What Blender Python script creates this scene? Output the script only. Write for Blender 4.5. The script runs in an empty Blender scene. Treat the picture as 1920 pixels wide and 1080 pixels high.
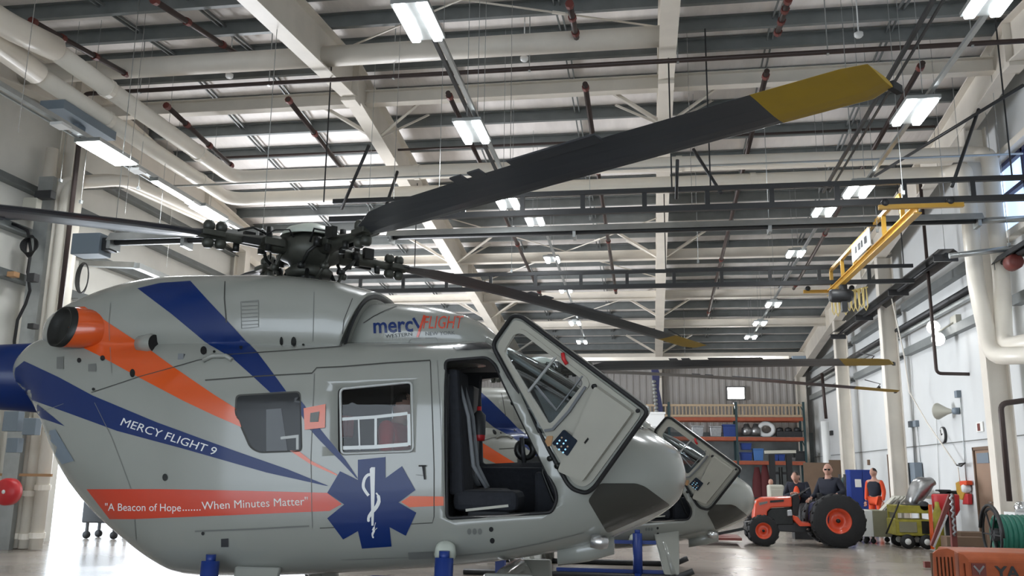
import bpy, bmesh, math, random
from mathutils import Vector, Matrix, Quaternion
from mathutils.bvhtree import BVHTree
V=Vector; PI=math.pi; random.seed(7)
C=bpy.context.scene.collection
S=bpy.context.scene
# ------------------------------------------------ camera, world, light, exposure
F_PX,PITCH,YAW,ROLL,EYE=1673.0,.2040,-.15367,.0120,V((0,0,1.5))
def cam_axes():
    f=V((math.sin(YAW)*math.cos(PITCH),math.cos(YAW)*math.cos(PITCH),math.sin(PITCH)))
    r=V((math.cos(YAW),-math.sin(YAW),0)); u=r.cross(f)
    c,s=math.cos(ROLL),math.sin(ROLL)
    return r*c+u*s, -r*s+u*c, f
CR,CU,CF=cam_axes()
cd=bpy.data.cameras.new('camera'); cam=bpy.data.objects.new('camera',cd); C.objects.link(cam)
cd.sensor_width=36; cd.lens=F_PX/1920*36; cd.clip_end=300; cd.clip_start=.05
m=Matrix((CR,CU,-CF)).transposed().to_4x4(); m.translation=EYE; cam.matrix_world=m
S.camera=cam
S.view_settings.view_transform='Standard'; S.view_settings.look='None'
S.view_settings.exposure=0.0; S.view_settings.gamma=1; S.view_settings.use_curve_mapping=False
w=bpy.data.worlds.new('world'); S.world=w; w.use_nodes=True
bg=w.node_tree.nodes['Background']; bg.inputs[0].default_value=(.80,.90,1,1); bg.inputs[1].default_value=5.0
def area(name,loc,size,energy,col,direction,shape='RECTANGLE'):
    l=bpy.data.lights.new(name,'AREA'); l.shape=shape; l.size=size[0]; l.size_y=size[1]; l.energy=energy; l.color=col
    o=bpy.data.objects.new(name,l); C.objects.link(o); o.location=loc
    o.rotation_euler=V(direction).to_track_quat('-Z','Y').to_euler(); return o
# daylight entering by the open hangar door in the left wall
area('daylight_hangar_door',(-12.9,24.5,2.5),(4.6,13),5400,(.95,.96,1),(1,-.1,.30))
area('front_fill',(-2,-5.8,3.2),(14,5),10,(.9,.95,1),(0,1,.12))  # weak fill lamp added out of view in front, no known source there

def ray(u,v): return CR*((u-960)/F_PX)-CU*((v-540)/F_PX)+CF
def at(u,v,X=None,Y=None,Z=None):
    "where the line of sight through a photo point meets a wall, floor or beam plane of the hangar"
    d=ray(u,v)
    if X is not None: t=X/d.x
    elif Y is not None: t=Y/d.y
    else: t=(Z-1.5)/d.z
    return EYE+d*t
def at_plane(u,v,p,n):
    d=ray(u,v); return EYE+d*((p-EYE).dot(n)/d.dot(n))
# ------------------------------------------------ materials
def mat(name,col,rough=.5,metal=0,noise=0,scale=4,bump=0,bscale=20,emit=0,spec=.5,trans=0,alpha=1,coat=0,stretch=None,ior=1.45):
    m=bpy.data.materials.new(name); m.use_nodes=True; nt=m.node_tree; b=nt.nodes['Principled BSDF']
    b.inputs['Base Color'].default_value=(*col,1); b.inputs['Roughness'].default_value=rough
    b.inputs['Metallic'].default_value=metal; b.inputs['Specular IOR Level'].default_value=spec
    b.inputs['Coat Weight'].default_value=coat; b.inputs['Coat Roughness'].default_value=.06
    b.inputs['Transmission Weight'].default_value=trans; b.inputs['Alpha'].default_value=alpha; b.inputs['IOR'].default_value=ior
    if emit:
        b.inputs['Emission Color'].default_value=(*col,1); b.inputs['Emission Strength'].default_value=emit
    tc=nt.nodes.new('ShaderNodeTexCoord'); src=tc.outputs['Object']
    if stretch:
        mp=nt.nodes.new('ShaderNodeMapping'); mp.inputs['Scale'].default_value=stretch; nt.links.new(src,mp.inputs[0]); src=mp.outputs[0]
    if noise:
        n=nt.nodes.new('ShaderNodeTexNoise'); n.inputs['Scale'].default_value=scale; n.inputs['Detail'].default_value=5
        nt.links.new(src,n.inputs['Vector'])
        r=nt.nodes.new('ShaderNodeMapRange'); r.inputs[1].default_value=.3; r.inputs[2].default_value=.7
        r.inputs[3].default_value=1-noise; r.inputs[4].default_value=1+noise*.5; nt.links.new(n.outputs[0],r.inputs[0])
        mx=nt.nodes.new('ShaderNodeVectorMath'); mx.operation='SCALE'; mx.inputs[0].default_value=col
        nt.links.new(r.outputs[0],mx.inputs['Scale']); nt.links.new(mx.outputs[0],b.inputs['Base Color'])
        r2=nt.nodes.new('ShaderNodeMapRange'); r2.inputs[3].default_value=max(.02,rough-.08); r2.inputs[4].default_value=min(1,rough+.1)
        nt.links.new(n.outputs[0],r2.inputs[0]); nt.links.new(r2.outputs[0],b.inputs['Roughness'])
    if bump:
        n=nt.nodes.new('ShaderNodeTexNoise'); n.inputs['Scale'].default_value=bscale; n.inputs['Detail'].default_value=4
        nt.links.new(src,n.inputs['Vector'])
        bp=nt.nodes.new('ShaderNodeBump'); bp.inputs['Strength'].default_value=bump; bp.inputs['Distance'].default_value=.02
        nt.links.new(n.outputs[0],bp.inputs['Height']); nt.links.new(bp.outputs[0],b.inputs['Normal'])
    return m
def glass_mat(name,tint,rough=.02,mixf=.85,refl=1.0):
    m=bpy.data.materials.new(name); m.use_nodes=True; nt=m.node_tree; nt.nodes.clear()
    o=nt.nodes.new('ShaderNodeOutputMaterial'); t=nt.nodes.new('ShaderNodeBsdfTransparent'); t.inputs[0].default_value=(*tint,1)
    g=nt.nodes.new('ShaderNodeBsdfGlossy'); g.inputs['Roughness'].default_value=rough; g.inputs[0].default_value=(refl,refl,refl,1)
    f=nt.nodes.new('ShaderNodeFresnel'); f.inputs[0].default_value=1.35; mx=nt.nodes.new('ShaderNodeMixShader')
    nt.links.new(f.outputs[0],mx.inputs[0]); nt.links.new(t.outputs[0],mx.inputs[1]); nt.links.new(g.outputs[0],mx.inputs[2])
    nt.links.new(mx.outputs[0],o.inputs[0]); return m
M=dict(
 cream=mat('cream_painted_steel',(.76,.71,.63),.45,noise=.08,scale=2),
 creampipe=mat('cream_painted_pipe',(.80,.75,.66),.35,noise=.06,scale=1.5),
 galv=mat('grey_primed_purlin',(.19,.205,.205),.5,.25,noise=.15,scale=3),
 galv2=mat('galvanised_rail',(.42,.44,.44),.35,.7,noise=.1,scale=6),
 insul=mat('white_roof_insulation_facing',(.84,.80,.77),.5,noise=.1,scale=1.2,bump=.5,bscale=3,stretch=(3,.6,1)),
 liner=mat('white_wall_board',(.62,.635,.635),.55,noise=.04,scale=1.5),
 leftpanel=mat('grey_wall_insulation',(.74,.73,.68),.6,noise=.08,scale=1.2,bump=.3,bscale=2),
 backpanel=mat('ribbed_metal_wall',(.40,.38,.36),.5,noise=.06,scale=1),
 floor=mat('polished_concrete_floor',(.31,.275,.24),.22,noise=.18,scale=.6,bump=.03,bscale=3,spec=.5),
 brownpipe=mat('brown_painted_pipe',(.055,.038,.034),.45,.2,noise=.1),
 redfit=mat('red_pipe_fitting',(.15,.035,.028),.5),
 dark=mat('dark_painted_steel',(.035,.036,.038),.45,.2,noise=.1),
 black=mat('black_rubber',(.012,.012,.013),.6),
 blackgloss=mat('black_gloss',(.01,.01,.011),.15),
 white=mat('white_paint',(.72,.73,.72),.3),
 hull=mat('white_aircraft_paint',(.27,.277,.252),.22,coat=.5,noise=.05,scale=1.2),
 blue=mat('blue_livery_paint',(.005,.022,.115),.32,coat=.15,spec=.3),
 orange=mat('orange_livery_paint',(.62,.085,.012),.25,coat=.5),
 redorange=mat('red_orange_livery_paint',(.56,.055,.025),.25,coat=.5),
 seam=mat('panel_gap_grey',(.05,.05,.045),.6),
 greytext=mat('grey_lettering',(.085,.09,.09),.5),
 seamlight=mat('soft_panel_edge',(.15,.155,.145),.4),
 blade=mat('grey_rotor_blade_paint',(.042,.044,.050),.30,noise=.12,scale=2),
 yellowtip=mat('yellow_blade_tip',(.36,.23,.015),.45,noise=.1,scale=5),
 hub=mat('olive_grey_rotor_metal',(.060,.062,.052),.45,.4,noise=.25,scale=14),
 hubdark=mat('dark_oily_metal',(.022,.023,.022),.4,.5,noise=.2,scale=14),
 domecap=mat('pale_rotor_cap',(.50,.54,.48),.35,noise=.06),
 hubdark2=mat('dark_heater_hood',(.07,.07,.072),.4,.4),
 festoon=mat('pale_yellow_cable',(.62,.50,.20),.5),
 steel=mat('bright_steel',(.6,.6,.6),.25,.9),
 seat=mat('dark_seat_fabric',(.018,.02,.026),.85,noise=.3,scale=25,bump=.2),
 interior=mat('dark_cabin_lining',(.035,.036,.04),.7),
 interiorlight=mat('grey_cabin_lining',(.16,.17,.18),.6),
 doorinner=mat('beige_grey_door_lining',(.38,.37,.32),.5,noise=.05),
 glass=glass_mat('clear_aircraft_glass',(.75,.78,.8)),
 dullglass=mat('dull_dark_window',(.028,.03,.032),.18,spec=.25),
 tint=glass_mat('tinted_glass',(.10,.10,.11)),
 darkglass=mat('smoked_dark_glass',(.035,.035,.03),.08,coat=.3),
 lamp=mat('lit_lamp_tubes',(.93,.98,1),.5,emit=22),
 lampw=mat('lit_flood_lens',(1,.98,.94),.5,emit=16),
 yellow=mat('yellow_crane_paint',(.46,.26,.035),.45,noise=.1),
 yellowd=mat('yellow_green_cart_paint',(.33,.29,.035),.5,noise=.25,scale=8),
 tractor=mat('orange_tractor_paint',(.62,.065,.02),.28,coat=.4),
 machine=mat('shaded_orange_paint',(.34,.075,.022),.4,noise=.15,scale=8),  # orange darkened in the colour itself, because the machine stands in shade
 tyre=mat('tyre_rubber',(.012,.012,.013),.75,bump=.2),
 bluebox=mat('blue_plastic',(.02,.05,.22),.45),
 bluelight=mat('light_blue_plastic',(.06,.16,.40),.5),
 cabinet=mat('blue_cabinet_paint',(.01,.035,.22),.4),
 rackorange=mat('orange_rack_beam',(.36,.085,.04),.5,noise=.15,scale=6),
 rackgreen=mat('dark_green_rack_post',(.025,.055,.06),.5),
 wood=mat('pale_pallet_wood',(.50,.38,.25),.7,noise=.2,scale=6,stretch=(1,8,8)),
 brown=mat('brown_board',(.16,.105,.07),.7,noise=.1),
 doorwood=mat('tan_door',(.30,.20,.14),.55,noise=.06),
 greybox=mat('grey_electrical_box',(.18,.22,.26),.45),
 wine=mat('dark_wine_cloth',(.10,.02,.022),.8),
 red=mat('red_plastic',(.50,.025,.03),.4),
 skin=mat('skin',(.42,.23,.17),.55),
 navy=mat('navy_cloth',(.010,.012,.022),.85),
 orangecloth=mat('orange_cloth',(.62,.07,.02),.8),
 hair=mat('dark_hair',(.02,.015,.012),.7),
 beige=mat('beige_cabinet',(.42,.41,.35),.5),
 olive=mat('olive_grey_panel',(.22,.21,.14),.55,noise=.1),
 green=mat('green_hose',(.015,.13,.09),.45),
 greybag=mat('silver_sheet_metal',(.32,.32,.32),.3,.8,noise=.2,scale=10),
 jackblue=mat('blue_jack_paint',(.01,.035,.20),.4),
 paper=mat('white_paper',(.75,.75,.72),.6),
 screen=mat('lit_tablet_icons',(.35,.65,.85),.3,emit=.7),
 screendark=mat('dark_tablet_glass',(.012,.02,.035),.1),
 tan=mat('tan_placard',(.42,.24,.12),.5),
 doorframe=mat('brushed_window_frame',(.40,.41,.40),.35,.3),
 winblue=mat('daylit_window_pane',(.55,.72,1),.3,emit=1.2),
 snow=mat('bright_outdoor_apron',(.80,.82,.84),.7,noise=.05,scale=.3),
 fan=mat('dark_blue_trim',(.02,.022,.07),.5),
)
# ------------------------------------------------ builders
class MB:
    def __init__(s): s.b=bmesh.new(); s.mi=0
    def _t(s,vs,fs,T=None,smooth=False):
        nv=[s.b.verts.new(T@V(v) if T else V(v)) for v in vs]
        for f in fs:
            try:
                fc=s.b.faces.new([nv[i] for i in f]); fc.material_index=s.mi; fc.smooth=smooth
            except ValueError: pass
        return nv
    def box(s,c,d,T=None,R=None):
        x,y,z=[k/2 for k in d]; c=V(c)
        vs=[V((i*x,j*y,k*z)) for i in(-1,1) for j in(-1,1) for k in(-1,1)]
        if R: vs=[R@v for v in vs]
        return s._t([c+v for v in vs],[(0,1,3,2),(4,6,7,5),(0,4,5,1),(2,3,7,6),(0,2,6,4),(1,5,7,3)],T)
    def bar(s,p,q,w,h,up=(0,0,1)):
        p,q=V(p),V(q); d=(q-p); L=d.length; d/=L; up=V(up)
        if abs(d.dot(up))>.98: up=V((0,1,0))
        x=d.cross(up).normalized(); z=x.cross(d).normalized()
        R=Matrix((x,d,z)).transposed()
        return s.box((p+q)/2,(w,L,h),R=R)
    def prof(s,p,q,pts,up=(0,0,1),cap=True):
        "extrude a 2D profile (sideways,up) from p to q"
        p,q=V(p),V(q); d=(q-p).normalized(); up=V(up)
        x=d.cross(up).normalized(); z=x.cross(d).normalized(); n=len(pts)
        vs=[p+x*a+z*b for a,b in pts]+[q+x*a+z*b for a,b in pts]
        fs=[(i,(i+1)%n,n+(i+1)%n,n+i) for i in range(n)]
        if cap: fs+=[tuple(range(n))[::-1],tuple(range(n,2*n))]
        return s._t(vs,fs)
    def ibeam(s,p,q,w,h,tf=.02,tw=.015,up=(0,0,1)):
        W,H=w/2,h/2
        s.prof(p,q,[(-W,-H),(W,-H),(W,-H+tf),(tw,-H+tf),(tw,H-tf),(W,H-tf),(W,H),(-W,H),(-W,H-tf),(-tw,H-tf),(-tw,-H+tf),(-W,-H+tf)],up)
    def tube(s,pts,r,n=10,cap=True,rs=None,closed=False):
        pts=[V(p) for p in pts]; N=len(pts); rings=[]; prev=None
        for i,p in enumerate(pts):
            if closed: t=(pts[(i+1)%N]-pts[i-1]).normalized()
            else:
                a=(pts[i]-pts[i-1]).normalized() if i>0 else None; b=(pts[i+1]-pts[i]).normalized() if i<N-1 else None
                t=((a or b)+(b or a)).normalized()
            if prev is None:
                u=t.orthogonal().normalized()
            else:
                u=(prev-t*prev.dot(t)); u=u.normalized() if u.length>1e-6 else t.orthogonal().normalized()
            prev=u; v=t.cross(u); rr=rs[i] if rs else r
            rings.append([s.b.verts.new(p+(u*math.cos(2*PI*k/n)+v*math.sin(2*PI*k/n))*rr) for k in range(n)])
        for i in range(N if closed else N-1):
            A,B=rings[i],rings[(i+1)%N]
            for k in range(n):
                f=s.b.faces.new((A[k],A[(k+1)%n],B[(k+1)%n],B[k])); f.smooth=True; f.material_index=s.mi
        if cap and not closed:
            for r_,rev in((rings[0],1),(rings[-1],0)):
                f=s.b.faces.new(r_[::-1] if rev else r_); f.material_index=s.mi
    def bend(s,pts,r,n=12,R=None,seg=5,rs=None):
        "pipe through corners with rounded elbows"
        pts=[V(p) for p in pts]; R=R or r*2.2; out=[pts[0]]
        for i in range(1,len(pts)-1):
            a=(pts[i-1]-pts[i]); b=(pts[i+1]-pts[i]); k=min(R,a.length*.45,b.length*.45)
            A=pts[i]+a.normalized()*k; B=pts[i]+b.normalized()*k
            for j in range(seg+1):
                t=j/seg; out.append(A*(1-t)**2+pts[i]*2*t*(1-t)+B*t*t)
        out.append(pts[-1]); s.tube(out,r,n)
    def lathe(s,c,prof,axis=(0,0,1),n=20,smooth=True):
        "prof: (radius, along axis)"
        c=V(c); t=V(axis).normalized(); u=t.orthogonal().normalized(); v=t.cross(u); rings=[]
        for r,h in prof:
            if r<1e-5: rings.append([s.b.verts.new(c+t*h)]*n)
            else: rings.append([s.b.verts.new(c+t*h+(u*math.cos(2*PI*k/n)+v*math.sin(2*PI*k/n))*r) for k in range(n)])
        for A,B in zip(rings,rings[1:]):
            for k in range(n):
                vs=[]
                for x in (A[k],A[(k+1)%n],B[(k+1)%n],B[k]):
                    if x not in vs: vs.append(x)
                if len(vs)>2:
                    try:
                        f=s.b.faces.new(vs); f.smooth=smooth; f.material_index=s.mi
                    except ValueError: pass
    def rings(s,rs,cap=True,smooth=True,closed=True):
        R=[[s.b.verts.new(V(p)) for p in r] for r in rs]; n=len(R[0])
        for A,B in zip(R,R[1:]):
            for k in range(n if closed else n-1):
                f=s.b.faces.new((A[k],A[(k+1)%n],B[(k+1)%n],B[k])); f.smooth=smooth; f.material_index=s.mi
        if cap:
            for r_,rev in((R[0],1),(R[-1],0)):
                f=s.b.faces.new(r_[::-1] if rev else r_); f.material_index=s.mi
        return R
    def build(s,name,m,parent=None,bevel=0,weighted=False):
        me=bpy.data.meshes.new(name); bmesh.ops.recalc_face_normals(s.b,faces=s.b.faces[:])
        s.b.to_mesh(me); s.b.free()
        for k in (m if isinstance(m,(list,tuple)) else [m]): me.materials.append(M[k] if isinstance(k,str) else k)
        o=bpy.data.objects.new(name,me); C.objects.link(o)
        if bevel:
            b=o.modifiers.new('bevel','BEVEL'); b.width=bevel; b.segments=2; b.limit_method='ANGLE'; b.angle_limit=.7
        if parent is not None: adopt(o,parent)
        return o
def adopt(o,parent):
    o.parent=parent; bpy.context.view_layer.update
    mw=Matrix.Identity(4); p=parent
    chain=[]
    while p is not None: chain.append(p); p=p.parent
    for p in reversed(chain): mw=mw@p.matrix_parent_inverse@p.matrix_basis
    o.matrix_parent_inverse=mw.inverted()
def tag(o,label=None,cat=None,group=None,kind=None):
    if label: o['label']=label
    if cat: o['category']=cat
    if group: o['group']=group
    if kind: o['kind']=kind
    return o
def thing(name,label,cat,loc=(0,0,0),group=None):
    o=bpy.data.objects.new(name,None); C.objects.link(o); o.location=loc; o.empty_display_size=.2
    return tag(o,label,cat,group)
def struct(mb,name,m,**k): return tag(mb.build(name,m,**k),kind='structure')
def kids(o): return [c for c in bpy.data.objects if c.parent==o]
def copy_tree(o,parent=None):
    c=o.copy(); C.objects.link(c)
    if parent is not None:
        mpi=o.matrix_parent_inverse.copy(); c.parent=parent; c.matrix_parent_inverse=mpi
    for ch in kids(o): copy_tree(ch,c)
    return c
def moved_copy(o,delta,label=None,group=None,rz=0):
    c=copy_tree(o); c.location=o.location+V(delta); c.rotation_euler.z+=rz
    if label: c['label']=label
    if group: c['group']=group
    return c
def ordn(i): return ['first','second','third','fourth','fifth','sixth','seventh','eighth','ninth','tenth','eleventh','twelfth','thirteenth','fourteenth','fifteenth','sixteenth','seventeenth','eighteenth','nineteenth','twentieth','twenty-first','twenty-second','twenty-third','twenty-fourth'][i]
def flat2d(polys,thick=0,res=4,bevel=0):
    "filled 2D outline (first the outer ring, then holes) as (verts,faces) in local xy, thickness in z"
    cu=bpy.data.curves.new('o','CURVE'); cu.dimensions='2D'; cu.fill_mode='BOTH'; cu.extrude=thick/2; cu.resolution_u=res
    cu.bevel_depth=bevel; cu.bevel_resolution=1
    for p in polys:
        sp=cu.splines.new('POLY'); sp.points.add(len(p)-1); sp.use_cyclic_u=True
        for i,q in enumerate(p): sp.points[i].co=(q[0],q[1],0,1)
    return conv(cu)
def conv(cu):
    o=bpy.data.objects.new('o',cu); C.objects.link(o); dg=bpy.context.evaluated_depsgraph_get(); dg.update()
    e=o.evaluated_get(dg); me=e.to_mesh(); vs=[v.co.copy() for v in me.vertices]; fs=[tuple(p.vertices) for p in me.polygons]
    e.to_mesh_clear(); C.objects.unlink(o); bpy.data.objects.remove(o); bpy.data.curves.remove(cu); return vs,fs
FONTS={}
def text2d(s,size=1,font=None,shear=0,thick=0,spacing=1,bold=0,alx='LEFT'):
    cu=bpy.data.curves.new('t','FONT'); cu.body=s; cu.size=size; cu.shear=shear; cu.extrude=thick/2; cu.space_character=spacing
    cu.offset=bold; cu.resolution_u=3; cu.align_x=alx
    return conv(cu)
def rounded(pts,r,seg=4):
    out=[]; n=len(pts)
    for i in range(n):
        p=V(pts[i]).to_2d(); a=V(pts[i-1]).to_2d()-p; b=V(pts[(i+1)%n]).to_2d()-p
        k=min(r,a.length*.45,b.length*.45); A=p+a.normalized()*k; B=p+b.normalized()*k
        for j in range(seg+1):
            t=j/seg; out.append(tuple(A*(1-t)**2+p*2*t*(1-t)+B*t*t))
    return out
# ================================================= ROOM
XL,XR,YN,YF,YR=-12.3,7.2,-7.0,42.0,16.2
def slp(y): return .1*(YR-y) if y<YR else .118*(y-YR)
def zroof(y): return 9.98-slp(y)
b=MB(); b.box(((XL+XR)/2,(YN+YF)/2,-.1),(XR-XL+.6,YF-YN+.6,.2)); struct(b,'floor','floor')
b=MB(); b.box((-42,20,-.12),(58.5,90,.2)); struct(b,'trim_1','snow')          # apron outside the open door
# roof: two slopes
b=MB()
for y0,y1 in((YN-.3,YR),(YR,YF+.3)):
    b._t([(x,y,zroof(y)+t) for t in(0,.15) for x in(XL-.3,XR+.3) for y in(y0,y1)],[(0,1,3,2),(4,6,7,5),(0,2,6,4),(1,5,7,3),(0,4,5,1),(2,3,7,6)])
struct(b,'ceiling','insul')
# back wall ribbed
b=MB(); pts=[]; x=XL
while x<XR: pts+= [(x,0),(x+.06,-.035),(x+.14,-.035),(x+.20,0)]; x+=.30
pts+=[(XR,0),(XR,.12),(XL,.12)]
b._t([(p[0],YF+p[1],0) for p in pts]+[(p[0],YF+p[1],7.7) for p in pts],[(i,(i+1)%len(pts),len(pts)+(i+1)%len(pts),len(pts)+i) for i in range(len(pts))])
struct(b,'wall_back','backpanel')
b=MB(); b.box((XR-3.6,YF-.06,1.7),(7.2,.06,3.4)); struct(b,'trim_2','galv')
b=MB(); b.box(((XL+XR)/2,YN-.1,6.6),(XR-XL,.2,3.8)); b.box((XL+1,YN-.1,2.4),(2,.2,4.8)); b.box((XR-1,YN-.1,2.4),(2,.2,4.8)); struct(b,'wall_front','leftpanel')
# left wall with door opening
DY0,DY1,DZ=17.45,33.5,4.75
def gable(b,x0,x1,y0,y1,z0):
    ys=[y0]+([YR] if y0<YR<y1 else [])+[y1]
    for a,c in zip(ys,ys[1:]):
        b._t([(x,y,z) for x in(x0,x1) for y,z in((a,z0),(c,z0),(c,zroof(c)+.1),(a,zroof(a)+.1))],[(0,1,2,3),(4,7,6,5),(0,4,5,1),(2,6,7,3),(1,5,6,2),(0,3,7,4)])
b=MB(); gable(b,XL-.15,XL,YN,DY0,0); gable(b,XL-.15,XL,DY1,YF,0); gable(b,XL-.15,XL,DY0,DY1,DZ); struct(b,'wall_left','leftpanel')
# right wall with high window openings in the nearest bay
b=MB(); gable(b,XR,XR+.15,YN,14.6,0); gable(b,XR,XR+.15,19.2,YF,0); 
b.box((XR+.075,16.9,3.15),(.15,4.6,6.3)); gable(b,XR,XR+.15,14.6,19.2,7.75)
struct(b,'wall_right','liner')
b=MB(); b.box((XR-.03,(YN+YF)/2,2.33),(.02,YF-YN,.02)); struct(b,'trim_3','seamlight')   # panel joint line of the lower wall lining
# high window
b=MB()
for y in (14.6,16.1,17.6,19.15): b.box((XR+.02,y,7.03),(.10,.09,1.45))
for z in (6.34,7.1,7.72): b.box((XR+.02,16.9,z),(.10,4.6,.08))
wf=struct(b,'window_1','fan'); b=MB(); b.box((XR+.09,16.9,7.03),(.012,4.6,1.4)); b.build('pane','winblue',wf)
# doors in the right wall
for i,(y,) in enumerate(((21.1,),(28.55,))):
    b=MB(); b.box((XR-.03,y-.50,1.08),(.10,.07,2.16)); b.box((XR-.03,y+.50,1.08),(.10,.07,2.16)); b.box((XR-.03,y,2.14),(.10,1.07,.07))
    fr=struct(b,'door_%d'%(i+1),'brown')
    b=MB(); b.box((XR-.02,y,1.05),(.05,.93,2.1)); lf=b.build('door_leaf','doorwood',fr)
    b=MB(); b.box((XR-.05,y,1.93),(.015,.72,.22)); sg=b.build('door_plaque','greybox',lf)
    b=MB(); 
    vs,fs=text2d('HANGAR' if i==0 else 'TOOLS',.13,alx='CENTER') if False else ([],[])
    b.tube([(XR-.05,y-.38,1.0),(XR-.11,y-.38,1.0),(XR-.11,y-.28,1.0)],.012,8); b.build('door_handle','steel',lf)
# cream girts of the left wall
for i,z in enumerate((5.15,6.1,7.0,7.85,8.75)):
    for y0,y1,nm in((YN,16.6,'near the camera'),(17.2,DY1-9,'over the hangar door'),(DY1-8.9,YF,'toward the back wall')):
        if z>zroof(y0)-.3 or z>zroof(y1)-.2: 
            if nm!='over the hangar door': continue
        b=MB(); b.prof((XL+.10,y0,z),(XL+.10,y1,z),[(-.10,-.11),(.10,-.11),(.10,-.08),(-.08,-.08),(-.08,.11),(-.10,.11)])
        tag(b.build('wall_girt','galv'),'grey steel wall girt on the left wall %s, %s from the bottom'%(nm,ordn(i)),'girt','girts of the left wall')
# grey girts of the right wall
for i,(y0,y1) in enumerate(((-6,18.4),(19.0,26.0),(26.6,32.4),(33.0,41.3))):
    for j,z in enumerate((4.9,6.15)):
        if i==0 and j==1: continue
        b=MB(); b.prof((XR-.09,y0,z),(XR-.09,y1,z),[(-.09,-.10),(.09,-.10),(.09,-.07),(-.07,-.07),(-.07,.10),(-.09,.10)])
        tag(b.build('wall_girt','galv'),'grey steel girt on the right wall, %s bay from the camera, %s one'%(ordn(i),('lower','upper')[j]),'girt','girts of the right wall')
# sill and head of the high window
for z,n in((6.2,'below'),(7.85,'above')):
    b=MB(); b.box((XR-.1,16.9,z),(.2,4.6,.14)); tag(b.build('window_beam','brown' if 0 else 'cream'),'cream steel beam running just %s the high window'%n,'beam')
# rafters
RX=[-12.0,-5.85,.43,6.65]
RN=['along the left wall','left of the ceiling lights','in the middle of the roof','along the right wall']
def rz(y): return 8.86-slp(y)
for i,x in enumerate(RX):
    t=thing('roof_rafter','cream painted steel roof rafter %s'%RN[i],'beam',(x,YR,rz(YR)),'roof rafters')
    b=MB(); H=.83; w=.30
    ys=[YN,YR,YF]
    for a,c in((YN,YR),(YR,YF)):
        def slab(z0,z1,wd): 
            b._t([(x+sx*wd/2,y,rz(y)+z) for y in(a,c) for sx in(-1,1) for z in(z0,z1)],[(0,1,3,2),(4,6,7,5),(0,4,5,1),(2,3,7,6),(0,2,6,4),(1,5,7,3)])
        slab(0,.03,w); slab(.03,H-.03,.02); slab(H-.03,H,w)
    b.build('web_and_flanges','cream',t)
    for k,y in enumerate((10.3,YR,22.0,28.2,34.0)):
        b=MB(); b.box((x,y,rz(y)+H/2),(.28,.025,H-.06)); b.build('stiffener_plate','cream',t)
    b=MB(); b.box((x,YR,rz(YR)-.05),(w*1.0,.34,.10)); b.build('splice_plate','cream',t)
# wall columns
for i,y in enumerate((18.7,26.3,32.7,41.6)):
    b=MB(); z1=rz(y); b.ibeam((6.72,y,0),(6.72,y,z1),.32,.42,.025,.016,up=(1,0,0))
    tag(b.build('wall_column','cream'),'cream steel column against the right wall, %s from the camera'%ordn(i),'column','columns on the right wall')
for i,y in enumerate((9.3,16.3,24.5,34.2)):
    b=MB(); b.ibeam((-11.98,y,0 if i!=2 else DZ),(-11.98,y,rz(y)),.34,.34,.025,.016,up=(1,0,0))
    tag(b.build('wall_column','cream'),['cream steel column on the left wall nearest the camera','cream steel column on the left wall behind the bundle of white pipes','cream steel post on the left wall above the open hangar door','cream steel column on the left wall past the open hangar door'][i],'column','columns on the left wall')
b=MB(); b.ibeam((.43,41.7,0),(.43,41.7,rz(41.7)),.3,.3,.02,.015,up=(1,0,0)); tag(b.build('wall_column','cream'),'cream steel column on the back wall under the middle rafter','column')
# purlins
PS=1.22
bays=[(-12.0,-5.85,'left bay'),(-5.85,.43,'middle bay'),(.43,7.15,'right bay')]
proto={}
for bi,(x0,x1,bn) in enumerate(bays):
    for side,sn in((-1,'on the near slope'),(1,'on the far slope')):
        k=0
        while True:
            y=YR+side*(.42+k*PS)
            if y<4.5 or y>YF-.3: break
            z=zroof(y)-.01
            key=(bi,side)
            if key not in proto:
                b=MB(); b.prof((x0,0,-.125),(x1,0,-.125),[(-.08,-.125),(0.012,-.125),(.012,.11),(.09,.11),(.09,.125),(-.012,.125) ,(-.012,-.105),(-.08,-.105)])
                o=b.build('roof_purlin','galv'); proto[key]=o
            else:
                o=proto[key].copy(); C.objects.link(o)
            o.location=(0,y,z)
            tag(o,'grey roof purlin in the %s %s, %s from the ridge'%(bn,sn,ordn(k)),'purlin','roof purlins')
            k+=1
# sag rods / bridging between purlins
for i,x in enumerate((-9.6,-7.9,-4.0,-1.55,2.4,4.6)):
    b=MB()
    for y0,y1 in((5,YR),(YR,39)):
        for dx in (0,.10): b.bar((x+dx,y0,zroof(y0)-.10),(x+dx,y1,zroof(y1)-.10),.025,.05)
    tag(b.build('purlin_bridging','galv'),'thin grey bridging running under the roof sheets, %s from the left wall'%ordn(i),'bridging','purlin bridging')
# strut beams between rafters
def strut(y,z,kind,x0,x1,lab,r=.15):
    b=MB()
    if kind=='tube': b.tube([(x0,y,z),(x1,y,z)],r,18)
    else: b.ibeam((x0,y,z),(x1,y,z),.22,.30,.02,.012)
    tag(b.build('strut_beam','cream'),lab,'beam')
strut(14.6,9.0,'tube',-5.85,.43,'thick round cream strut between the left and middle rafters near the ridge',.19)
strut(14.6,9.0,'tube',-12,-5.85,'thick round cream strut between the left wall and the left rafter near the ridge',.19)
for i,(y,dz) in enumerate(((17.1,-.62),(27.0,-.6),(31.0,-.6),(34.6,-.6),(39.8,-.6))):
    for (x0,x1,bn) in bays:
        strut(y,zroof(y)+dz,'i',x0+.02,x1-.02,'cream I-shaped strut across the %s, %s from the ridge toward the back wall'%(bn,ordn(i)))
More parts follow.
